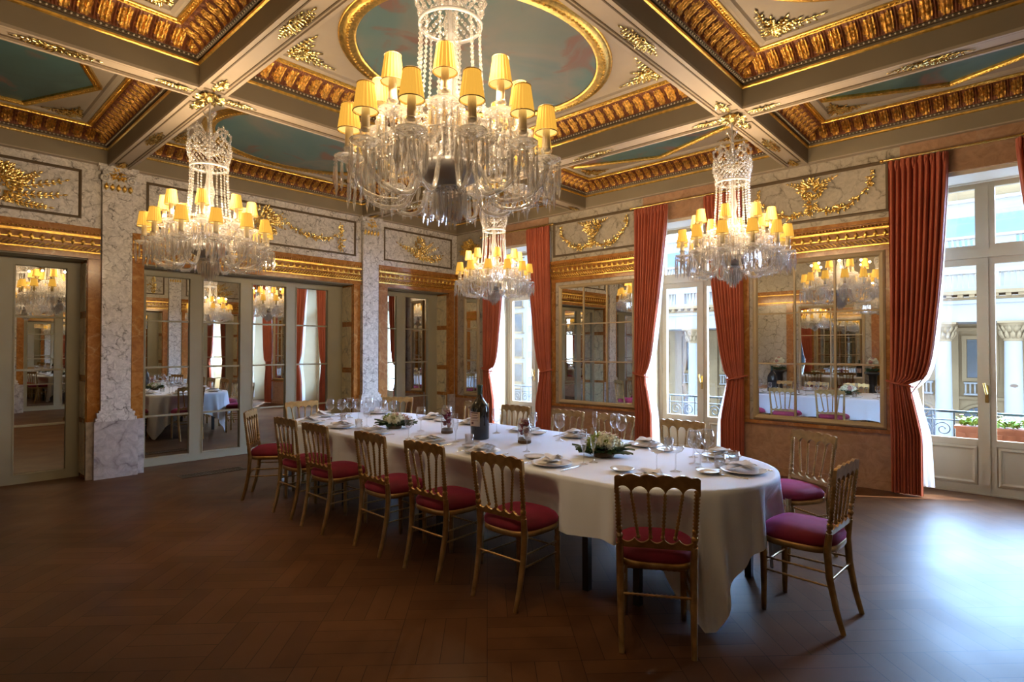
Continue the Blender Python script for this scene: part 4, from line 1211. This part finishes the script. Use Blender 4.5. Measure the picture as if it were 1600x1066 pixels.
# ---- the magnum bottle
t = thing('wine_bottle', 'very large dark wine bottle with a pale label, centre of the table', 'bottle', (3.40, 3.49, TOP), R(-12))
m = MB(); m.lathe([(.0,.0),(.076,.0),(.080,.006),(.080,.235),(.078,.26),(.068,.295),(.050,.322),(.032,.345),(.023,.365),(.0205,.39),(.020,.450),(.0,.450)], 32); m.build('bottle_body', MT['bottle_glass'], t)
m = MB(); m.lathe([(.0215,.375),(.0215,.446),(.0245,.448),(.0245,.462),(.020,.464),(.0,.464)], 20); m.build('capsule', MT['capsule'], t)
m = MB(); m.lathe([(.0807,.115),(.0810,.116),(.0810,.235),(.0807,.236)], 16, a0=R(150), a1=R(238)); lb = m.build('label', MT['label_paper'], t)
m = MB()
for z0, z1, a0, a1 in ((.222,.232,165,225),(.205,.210,170,220),(.188,.192,160,228),(.178,.181,165,222),(.130,.150,176,196),(.160,.163,160,228)):
    m.lathe([(.0813, z0), (.0814, z1)], 8, a0=R(a0), a1=R(a1))
m.build('label_print', MT['label_ink'], lb)

# ---- glass jars of dried roses
def rose(mb, c, r, mi, n=9):
    mb.sphere(c, r*.6, 8, mi)
    for i in range(n):
        a = 2*PI*i/n*1.618*2; e = (i % 3)*.45-.2
        d = (math.cos(a)*math.cos(e), math.sin(a)*math.cos(e), math.sin(e)+.2)
        mb.leaf((c[0]+d[0]*r*.3, c[1]+d[1]*r*.3, c[2]+d[2]*r*.3), (d[0]*.6, d[1]*.6, .8), d, r*1.1, r*1.2, mi, .5)
for (x, y, lab, H) in ((3.42, 3.94, 'glass jar of dried roses on a brown base, left of the dark bottle', .25), (3.49, 3.06, 'glass jar of dried roses on a brown base, right of the dark bottle', .205)):
    t = thing('flower_jar', lab, 'vase', (x, y, TOP), 0, 'glass jars with roses')
    m = MB(); m.lathe([(.052,.0),(.055,.004),(.055,.02),(.048,.045),(.0,.05)], 20, cap=False); m.build('base', MT['dry_base'], t)
    m = MB(); m.lathe([(.050,.018),(.056,.03),(.057,H*.7),(.050,H*.9),(.040,H),(.041,H+.003)], 26); m.build('glass', MT['stemware'], t)
    for k in range(7):
        m = MB(); a = k*2.4; rr_ = .020 if k < 6 else 0
        rose(m, (rr_*math.cos(a), rr_*math.sin(a), .065+.020*k*(H/.25)), .029, 0); m.build('rose', MT['petal_red' if k % 3 else 'petal_pink'], t)
# ---- flower arrangements
def bouquet(x, y, z, lab, rad, spread, nb, hgt, axis):
    t = thing('flower_arrangement', lab, 'flowers', (x, y, z), axis)
    m = MB(); m.lathe([(.0,.0),(rad*.55,.0),(rad*.6,.012),(rad*.5,.05),(.0,.055)], 20); m.build('base', MT['dry_base'], t)
    m = MB()
    for i in range(70):
        a = rnd.uniform(0, 2*PI); L = rnd.uniform(.07, .13)
        st = 1 + (spread/rad-1)*abs(math.cos(a))**3
        r0 = rad*.5*st*rnd.uniform(.3,1); m.leaf((r0*math.cos(a), r0*math.sin(a)*.8, .015+.03*rnd.random()), (math.cos(a), math.sin(a), rnd.uniform(-.1,.5)), (0,0,1), L, L*.34, 0, .35)
    m.build('foliage', MT['leaf_dark'], t)
    m = MB()
    for i in range(16):
        a = rnd.uniform(0, 2*PI); r0 = rad*.4*rnd.random(); m.leaf((r0*math.cos(a), r0*math.sin(a), hgt*.5), (math.cos(a)*.6, math.sin(a)*.6, .7), (math.cos(a),math.sin(a),0), .07, .028, 0, .4)
    m.build('light_foliage', MT['leaf_light'], t)
    for i in range(nb):
        a = i*2.399; q = math.sqrt((i+.5)/nb); px, py = rad*.85*q*math.cos(a), rad*.75*q*math.sin(a); pz = .05+(hgt-.08)*math.sqrt(max(0, 1-q*q*.85)); R0 = .034+.012*rnd.random()
        m = MB(); 
        for k in range(46):
            b = k*2.399; w = 1-2*(k+.5)/46; s_ = math.sqrt(1-w*w); d = (s_*math.cos(b), s_*math.sin(b), w)
            m.leaf((px+d[0]*R0*.7, py+d[1]*R0*.7, pz+d[2]*R0*.7), (d[0]*.4+.6*math.cos(b*3), d[1]*.4+.6*math.sin(b*3), d[2]*.4), d, R0*.62, R0*.5, 0, .5)
        m.sphere((px, py, pz), R0*.78, 8)
        m.build('blossom', MT['petal_white'] if i % 4 else MT['leaf_light' if i % 8 else 'petal_pink'], t)
    return t
bouquet(3.44, 2.26, TOP, 'white and green hydrangea arrangement behind the champagne flutes, the nearer one', .125, .26, 15, .165, R(-48))
bouquet(3.29, 4.56, TOP, 'low arrangement of white flowers and green leaves at the far left of the table', .11, .25, 11, .14, R(-50))

# ================================================================== curtains
def curtain(cy, s, lab):
    # s=+1: hangs at the left (greater Y) of its window; gathered by a tieback at z 1.14 towards the wall pier
    outer = cy + s*(HW+.10); top_in = cy + s*(HW-.40); w0 = abs(outer-top_in)
    def inner(z):
        # y of the free edge, measured inward from outer edge
        if z > 1.14:
            k = (z-1.14)/(3.47-1.14); return .17 + (w0-.17)*min(1, k**(.30 if s > 0 and cy != wins[1] else .62)*1.02)
        k = (1.14-z)/1.14; return .17 + .10*min(1, k*2.2)
    t = thing('curtain', lab, 'curtain', (XW-.09, outer, 0), 0, 'red curtains')
    nf = 10
    def P(u, v):
        z = .012+(3.47-.012)*v; wd = inner(z)
        pinch = math.exp(-((z-1.14)/.16)**2)
        amp = (.032*(1-.45*pinch))*(.55+.45*min(1, wd/.3)); 
        if z > 3.38: amp *= .7
        ph = u*nf*2*PI + .5*math.sin(z*1.3+u*3)
        sag = .0
        if 1.14 < z < 1.75: sag = -.05*u**2*math.sin(PI*(z-1.14)/.61)
        x = amp*math.sin(ph) + .012*math.sin(ph*.37+z) - .02*u*pinch + .006*math.sin(u*nf*4*PI+1)
        y = -s*(u*wd + .008*math.cos(ph)) 
        return (x-.01, y, z + sag)
    m = MB(); m.grid(nf*12, 46, P); m.build('drape', MT['curtain'], t)
    m = MB()                                          # gathered heading
    for i in range(nf):
        y = -s*w0*(i+.5)/nf; m.tube([(-.02, y, 3.36), (-.035, y, 3.42), (-.02, y, 3.475)], [.004,.013,.006], 6)
    m.build('heading_pleats', MT['curtain'], t)
    m = MB(); e = [P(1.0, v/30) for v in range(31)]; m.tube([(p[0]-.004, p[1], p[2]) for p in e], .006, 5); m.build('edge_trim', MT['curtain_trim'], t)
    m = MB(); pts = []
    for i in range(13):
        a = PI*i/12; pts.append((.02-.085*math.sin(a), -s*(.085-.115*math.cos(a)), 1.14+.03*math.cos(a)))
    m.tube(pts, .011, 8, flat=1.0); m.sphere((-.05, -s*.18, 1.12), .018, 8); m.tube([(-.05, -s*.18, 1.10), (-.052, -s*.185, .99)], [.009,.016], 8)
    m.build('tieback', MT['curtain'], t)
    # pale lining, a second softer hanging behind the drape
    def Q(u, v):
        z = .10+3.3*v
        wd = inner(z) + (.035 + .02*math.sin(z*1.7) if z > 1.3 else .05 + .05*max(0, 1.14-z))*(1 if z < 3.0 else max(0, (3.4-z)/.4))
        ph = u*16*PI
        return (.045+.012*math.sin(ph), -s*(.02+u*(wd-.02)), z)
    m = MB(); m.grid(80, 30, Q); m.build('pale_lining', MT['sheer'], t)
    return t
LB = {(0,1): 'floor-length red curtain left of the nearest window, the widest one in view', (0,-1): 'red curtain at the right of the nearest window, outside the picture edge',
      (1,1): 'red curtain left of the middle window, white lining showing at its edge', (1,-1): 'red curtain right of the middle window, partly behind the right chandelier',
      (2,1): 'red curtain left of the furthest window, behind the dark bottle', (2,-1): 'red curtain right of the furthest window, left of the nine-pane mirror'}
for i, c in enumerate(wins):
    for s in (1, -1): curtain(c, s, LB[(i, s)])
    nm = ('nearest', 'middle', 'furthest')[i]
    r = thing('curtain_rod', 'thin gold curtain rod above the %s window' % nm, 'curtain rod', (XW-.10, c, 3.49), 0, 'curtain rods')
    m = MB(); m.tube([(0,-HW-.14,0),(0,HW+.14,0)], .012, 10); m.sphere((0,-HW-.15,0), .022, 10); m.sphere((0,HW+.15,0), .022, 10); m.build('rod', MT['gold_bright'], r)
    for s in (-1, 1):
        m = MB(); m.tube([(0, s*(HW+.06), 0), (.05, s*(HW+.06), .01), (.095, s*(HW+.06), .0)], .008, 6); m.build('bracket', MT['gold'], r)

# ---- two pedestals with white bouquets by the wall behind the camera (they show in the mirror)
for y, lab in ((4.43, 'left'), (2.51, 'right')):
    t = thing('pedestal', 'dark pedestal behind the camera, the %s one in the mirror' % lab, 'pedestal', (-.035, y, 0))
    m = MB(); m.box(-.14, .14, -.14, .14, 0, .05); m.build('foot', MT['pedestal'], t)
    m = MB(); m.lathe([(.12,.05),(.08,.10),(.07,.5),(.08,.92),(.13,.97)], 20); m.build('shaft', MT['pedestal'], t)
    m = MB(); m.box(-.14, .14, -.14, .14, .97, 1.0); m.build('top', MT['pedestal'], t)
    bouquet(-.035, y, 1.0, 'round white bouquet standing on the %s dark pedestal in the mirror' % lab, .13, .13, 14, .32, 0)
# ================================================================== balcony and street
for i, c in enumerate(wins):
    nm = ('nearest', 'middle', 'furthest')[i]
    t = thing('balcony_railing', 'scrolled wrought iron railing outside the %s window' % nm, 'railing', (XW+.85, c, 0), 0, 'balcony railings')
    m = MB(); m.box(-.02, .02, -1.1, 1.1, .79, .815); m.build('handrail', MT['iron'], t)
    m = MB(); m.box(-.012, .012, -1.1, 1.1, .70, .712); m.box(-.012, .012, -1.1, 1.1, .08, .10); m.build('rail', MT['iron'], t)
    m = MB()
    for k in range(12):
        y = -1.1+.2*k; m.box(-.008, .008, y-.006, y+.006, 0, .79)
    for k in range(11):
        y = -1.0+.2*k
        for zc, r in ((.60, .085), (.38, .09), (.20, .07)):
            pts = []
            for j in range(22):
                a = j*.45; q = r*(1-j/26); pts.append((0, y+(q*math.cos(a))*(1 if k % 2 else -1), zc+q*math.sin(a)))
            m.tube(pts, .0065, 5)
    m.build('scrollwork', MT['iron'], t)
m = MB(); m.box(XW+.5, XW+.95, YB-1, YL+1, -.35, -.02); b = m.build('balcony_slab', MT['stone'])
tag(b, 'stone balcony floor running along outside the windows', 'balcony')
def planter(x, y, lab):
    t = thing('flower_box', lab, 'planter', (x, y, .47), 0, 'terracotta flower boxes')
    m = MB(); m.bev(-.09, .09, -.30, .30, 0, .01, -.0); m.box(-.085, .085, -.30, .30, 0, .17); m.box(-.10, .10, -.315, .315, .17, .20)
    for k in range(6): y_ = -.25+.1*k; m.box(-.10, -.085, y_-.03, y_+.03, .03, .13)
    m.build('box', MT['terracotta'], t)
    m = MB()
    for i in range(170):
        y_ = rnd.uniform(-.28,.28); a = rnd.uniform(0, 2*PI); L = rnd.uniform(.05,.10)
        m.leaf((rnd.uniform(-.06,.06), y_, .19+.06*rnd.random()), (math.cos(a)*.7, math.sin(a)*.7, .6), (0,0,1), L, L*.45, 0, .4)
    m.build('foliage', MT['leaf_light'], t)
    m = MB()
    for i in range(45): 
        c = (rnd.uniform(-.08,.08), rnd.uniform(-.28,.28), .25+.07*rnd.random())
        for k in range(5): a = 2*PI*k/5; m.leaf(c, (math.cos(a), math.sin(a), .3), (0,0,1), .02, .016, 0, .3)
    m.build('blossoms', MT['petal_white'], t)
planter(XW+.72, .30, 'terracotta flower box outside the nearest window, the left one')
planter(XW+.72, -.38, 'terracotta flower box outside the nearest window, the right one')
for x in (0,):
    m = MB(); m.box(XW+.62, XW+.82, -.75, .65, -.02, .47); tag(m.build('planter_stand', MT['iron']), 'dark stand under the flower boxes outside the nearest window', 'stand')
# ---- the colonnaded building across the street
XF = 30.0; YA, YZ_ = -8.0, 21.5
T = thing('theatre_building', 'pale stone theatre facade with a row of tall columns across the street', 'building', (XF, 0, -5))
def B(name, mat, par=T):
    return lambda mb: mb.build(name, MT[mat], par, fn=lambda u, v, w: (-w, u, v+5))     # u along Y, v height, w towards us
WALLD = -2.6
m = MB(); m.box(YA, YZ_, -5, 3.0, WALLD-.5, WALLD); B('back_wall', 'stone')(m)
m = MB(); m.box(YA, YZ_, 2.62, 3.35, -.75, .35); m.box(YA, YZ_, 3.35, 3.5, -.7, .45); m.box(YA, YZ_, 2.62, 2.9, WALLD, -.75)
B('entablature', 'stone_white')(m)
m = MB(); m.box(YA, YZ_, 3.5, 3.62, -.7, .40); m.box(YA, YZ_, 3.72, 3.86, -.7, .80)
for k in range(int((YZ_-YA)/.37)): y = YA+.37*k; m.box(y, y+.17, 3.60, 3.74, .35, .70)
B('cornice', 'stone')(m)
m = MB(); m.box(YA, YZ_, 3.86, 4.02, -.2, .3); m.box(YA, YZ_, 4.60, 4.76, -.2, .3)
for k in range(int((YZ_-YA)/.185)):
    y = YA+.185*k; 
    if (k % 12) < 3: 
        if k % 12 == 0: m.box(y, y+.5, 4.02, 4.60, -.18, .28)
        continue
    m.box(y+.04, y+.13, 4.02, 4.60, -.02, .14)
B('balustrade', 'stone_white')(m)
ys = [30*(.0162+.0739*k) for k in range(-3, 10)]
col = None
for y in ys:
    if col is None:
        m = MB(); m.lathe([(.36,0),(.34,.2),(.30,.3),(.305,3.0),(.27,6.85)], 20); col = c = m.build('column', MT['stone_white'], T)
        q = MB(); q.lathe([(.28,6.82),(.31,6.87),(.28,6.92),(.30,7.15),(.40,7.38),(.34,7.40),(.46,7.56)], 20); q.box(-.47, .47, -.47, .47, 7.54, 7.62)
        for i in range(12):
            a = 2*PI*i/12
            q.leaf((.29*math.cos(a), .29*math.sin(a), 6.92), (math.cos(a)*.35, math.sin(a)*.35, 1), (math.cos(a), math.sin(a), 0), .34, .17, 0, .5)
            q.leaf((.30*math.cos(a+.26), .30*math.sin(a+.26), 7.15), (math.cos(a+.26)*.5, math.sin(a+.26)*.5, 1), (math.cos(a+.26), math.sin(a+.26), 0), .34, .15, 0, .5)
        q.build('capital', MT['stone'], col)
    else: c = copy_tree(col, T)
    c.location = (0, y, 0)
for i in range(len(ys)-1):
    y = (ys[i]+ys[i+1])/2*1.0 + .05
    m = MB(); m.ring([(0,.0),(0,.14),(.16,.14),(.18,.0)], y-.62, y+.62, .05, 2.1)
    f = m.build('window_surround', MT['stone'], T, fn=lambda u, v, w: (-(WALLD+w), u, v+5))
    m = MB(); m.box(y-.44, y+.44, .1, 1.92, WALLD-.0, WALLD+.03); m.build('window_glass', MT['dark_glass'], f, fn=lambda u, v, w: (-w, u, v+5))
    m = MB(); m.box(y-.55, y+.55, -.55, -.48, WALLD, WALLD+.35); m.box(y-.55, y+.55, -.05, 0.02, WALLD, WALLD+.35)
    for k in range(7): m.box(y-.5+.16*k, y-.44+.16*k, -.48, -.05, WALLD+.18, WALLD+.26)
    m.build('window_balustrade', MT['stone_white'], T, fn=lambda u, v, w: (-w, u, v+5))
    m = MB(); n = 16
    pts = [(y+.66*math.cos(PI*k/n), -1.75+.66*math.sin(PI*k/n)) for k in range(n+1)]
    m.add([(p[0], p[1], WALLD+.03) for p in pts]+[(y-.66, -4.8, WALLD+.03), (y+.66, -4.8, WALLD+.03)], [tuple(range(n+3))])
    m.build('arch_glass', MT['dark_glass'], T, fn=lambda u, v, w: (-w, u, v+5))
    m = MB(); m.tube([(y+.74*math.cos(PI*k/n), -1.75+.74*math.sin(PI*k/n), WALLD+.03) for k in range(n+1)], .09, 6)
    for k in (2, 4, 6, 8, 10, 12, 14): m.tube([(y, -1.75, WALLD+.05), (y+.64*math.cos(PI*k/n), -1.75+.64*math.sin(PI*k/n), WALLD+.05)], .02, 4)
    m.build('arch_surround', MT['stone'], T, fn=lambda u, v, w: (-w, u, v+5))
m = MB(); m.box(YA, YZ_, -.75, -.62, WALLD, WALLD+.12); m.box(YA, YZ_, 2.3, 2.45, WALLD, WALLD+.15); m.box(YA, YZ_, -5, -4.4, -.9, .6)
for y in ys: m.box(y-.32, y+.32, -4.4, 2.6, WALLD, WALLD+.16)
B('string_course', 'stone')(m)
# set-back attic storey, slate roof and glass lantern
m = MB(); m.box(YA, YZ_, 3.0, 6.0, -4.2, -3.6); m.box(YA, YZ_, 5.95, 6.1, -4.3, -3.2); m.box(YA, YZ_, 6.62, 6.74, -3.9, -3.5)
for k in range(int((YZ_-YA)/.2)):
    if k % 14 > 3: y = YA+.2*k; m.box(y, y+.1, 6.1, 6.62, -3.8, -3.65)
    elif k % 14 == 0: y = YA+.2*k; m.box(y, y+.8, 6.1, 6.62, -3.85, -3.6)
B('attic_storey', 'stone_white')(m)
m = MB(); m.add([(YA,6.1,-4.3),(YZ_,6.1,-4.3),(YZ_,8.0,-5.6),(YA,8.0,-5.6)], [(0,1,2,3)]); B('slate_roof', 'slate')(m)
m = MB(); m.box(YA, YZ_, 8.0, 8.9, -9.3, -6.6); m.box(YA, YZ_, 8.9, 9.05, -9.4, -6.4); B('upper_wall', 'stone_white')(m)
m = MB(); m.add([(-1.0,9.05,-6.6),(4.6,9.05,-6.6),(1.8,10.0,-6.6)], [(0,1,2)]); m.add([(-1.0,9.05,-6.6),(1.8,10.0,-6.6),(1.8,10.0,-9),(-1.0,9.05,-9)], [(0,1,2,3)]); m.add([(4.6,9.05,-6.6),(1.8,10.0,-6.6),(1.8,10.0,-9),(4.6,9.05,-9)], [(0,1,2,3)]); B('pediment', 'stone')(m)
m = MB(); m.add([(-3.2,9.05,-8.5),(9.0,9.05,-8.5),(6.5,11.6,-9.5),(-.6,11.6,-9.5)], [(0,1,2,3)]); B('glass_roof', 'slate')(m)
m = MB()
for k in range(9): a = k/8; m.tube([(-3.2+12.2*a, 9.05, -8.4), (-.6+7.1*a, 11.6, -9.4)], .05, 4)
m.tube([(-2.4,9.9,-8.7),(8.2,9.9,-8.7)], .05, 4); B('glass_roof_ribs', 'stone_white')(m)
# ---- white apartment block seen through the furthest window
T2 = thing('apartment_building', 'white apartment block with tall shuttered windows, seen through the furthest window', 'building', (44, 40, -5))
m = MB(); m.box(0, 6, -10, 24, 0, 30); m.build('wall', MT['stone_white'], T2)
w0 = None
for fy in range(7):
    for k in range(12):
        y = -8.4+2.6*k; z = 1.4+2.62*fy
        if w0 is None:
            m = MB(); m.ring([(0,0),(0,.08),(.12,.08),(.14,0)], -.65, .65, -1.05, 1.05, 0); m.xf(lambda u, v, w: (-w, u, v)); w = w0 = m.build('window_frame', MT['stone'], T2)
            m = MB(); m.box(-.03, 0, -.5, .5, -.9, .9); m.build('pane', MT['dark_glass'], w)
            m = MB(); m.box(-.45, 0, -.85, .85, -1.12, -1.04); m.build('balcony_slab', MT['stone'], w)
            m = MB(); m.box(-.44, -.40, -.85, .85, -.45, -.41)
            for q in range(10): m.box(-.43, -.41, -.82+.18*q, -.80+.18*q, -1.04, -.45)
            m.build('balcony_rail', MT['iron'], w)
        else: w = copy_tree(w0, T2)
        w.location = (0, y, z)
m = MB(); m.box(XW+1.6, 90, -60, 90, -5.1, -5.0); st = m.build('street', MT['street'], kind='structure')

# ================================================================== light, camera, render look
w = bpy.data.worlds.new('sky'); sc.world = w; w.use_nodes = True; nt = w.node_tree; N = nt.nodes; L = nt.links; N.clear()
tc = N.new('ShaderNodeTexCoord'); sp = N.new('ShaderNodeSeparateXYZ'); L.new(tc.outputs['Generated'], sp.inputs[0])
rp = ramp(N, [(0.0, (.30,.32,.36)), (.5, (.50,.66,.92)), (.60, (.40,.64,1.0)), (1.0, (.30,.55,1.0))])
mp = nd(N, 'ShaderNodeMapRange'); mp.inputs['From Min'].default_value = -1; L.new(sp.outputs['Z'], mp.inputs['Value']); L.new(mp.outputs[0], rp.inputs['Fac'])
n = nd(N, 'ShaderNodeTexNoise', Scale=3.0, Detail=5.0); L.new(tc.outputs['Generated'], n.inputs['Vector'])
r2 = ramp(N, [(.45, (0,0,0)), (.62, (.8,.8,.8))]); L.new(n.outputs['Fac'], r2.inputs['Fac'])
mx = N.new('ShaderNodeMixRGB'); L.new(r2.outputs['Color'], mx.inputs['Fac']); L.new(rp.outputs['Color'], mx.inputs['Color1']); mx.inputs['Color2'].default_value = (.62,.78,1,1)
dt = N.new('ShaderNodeVectorMath'); dt.operation = 'DOT_PRODUCT'; L.new(tc.outputs['Generated'], dt.inputs[0]); dt.inputs[1].default_value = Vector((.85, -.12, .42)).normalized()  # brighter window-side sky lobe, added to light the room more than the facade
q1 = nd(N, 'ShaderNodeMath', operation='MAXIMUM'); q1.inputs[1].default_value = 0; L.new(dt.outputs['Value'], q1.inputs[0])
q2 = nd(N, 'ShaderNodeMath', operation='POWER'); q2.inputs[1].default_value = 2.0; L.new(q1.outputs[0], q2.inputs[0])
q3 = nd(N, 'ShaderNodeMath', operation='MULTIPLY_ADD'); q3.inputs[1].default_value = SKY_FILL; q3.inputs[2].default_value = SKY_A; L.new(q2.outputs[0], q3.inputs[0])
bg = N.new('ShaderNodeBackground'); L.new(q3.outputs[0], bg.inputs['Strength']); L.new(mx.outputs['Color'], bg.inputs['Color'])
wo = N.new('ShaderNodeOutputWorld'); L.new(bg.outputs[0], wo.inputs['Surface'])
sl = bpy.data.lights.new('sun', 'SUN'); sl.energy = SUN_S; sl.angle = R(.6); sl.color = (1, .93, .80)
so = bpy.data.objects.new('sun', sl); COL.objects.link(so)
dv = Vector((-.36, .55, -.62)).normalized(); so.rotation_euler = dv.to_track_quat('-Z', 'Y').to_euler(); so.location = (14, -6, 16)
cam = bpy.data.cameras.new('camera'); co = bpy.data.objects.new('camera', cam); COL.objects.link(co)
cam.sensor_width = 36; cam.lens = 36*883/1600; cam.clip_start = .02; cam.clip_end = 300
co.location = (0, 0, 1.5); co.rotation_euler = (R(90.82), 0, R(42.5-90)); sc.camera = co
vs = sc.view_settings; sc.display_settings.display_device = 'sRGB'
vs.view_transform = 'Standard'; vs.look = 'None'; vs.gamma = 1; vs.use_curve_mapping = False; vs.exposure = EXPO
cy = sc.cycles
cy.use_denoising = True
try: cy.denoiser = 'OPENIMAGEDENOISE'
except Exception: pass
cy.max_bounces = 10; cy.diffuse_bounces = 4; cy.glossy_bounces = 7; cy.transmission_bounces = 4; cy.transparent_max_bounces = 24
cy.sample_clamp_indirect = 6; cy.caustics_reflective = False; cy.caustics_refractive = False
cy.use_light_tree = True
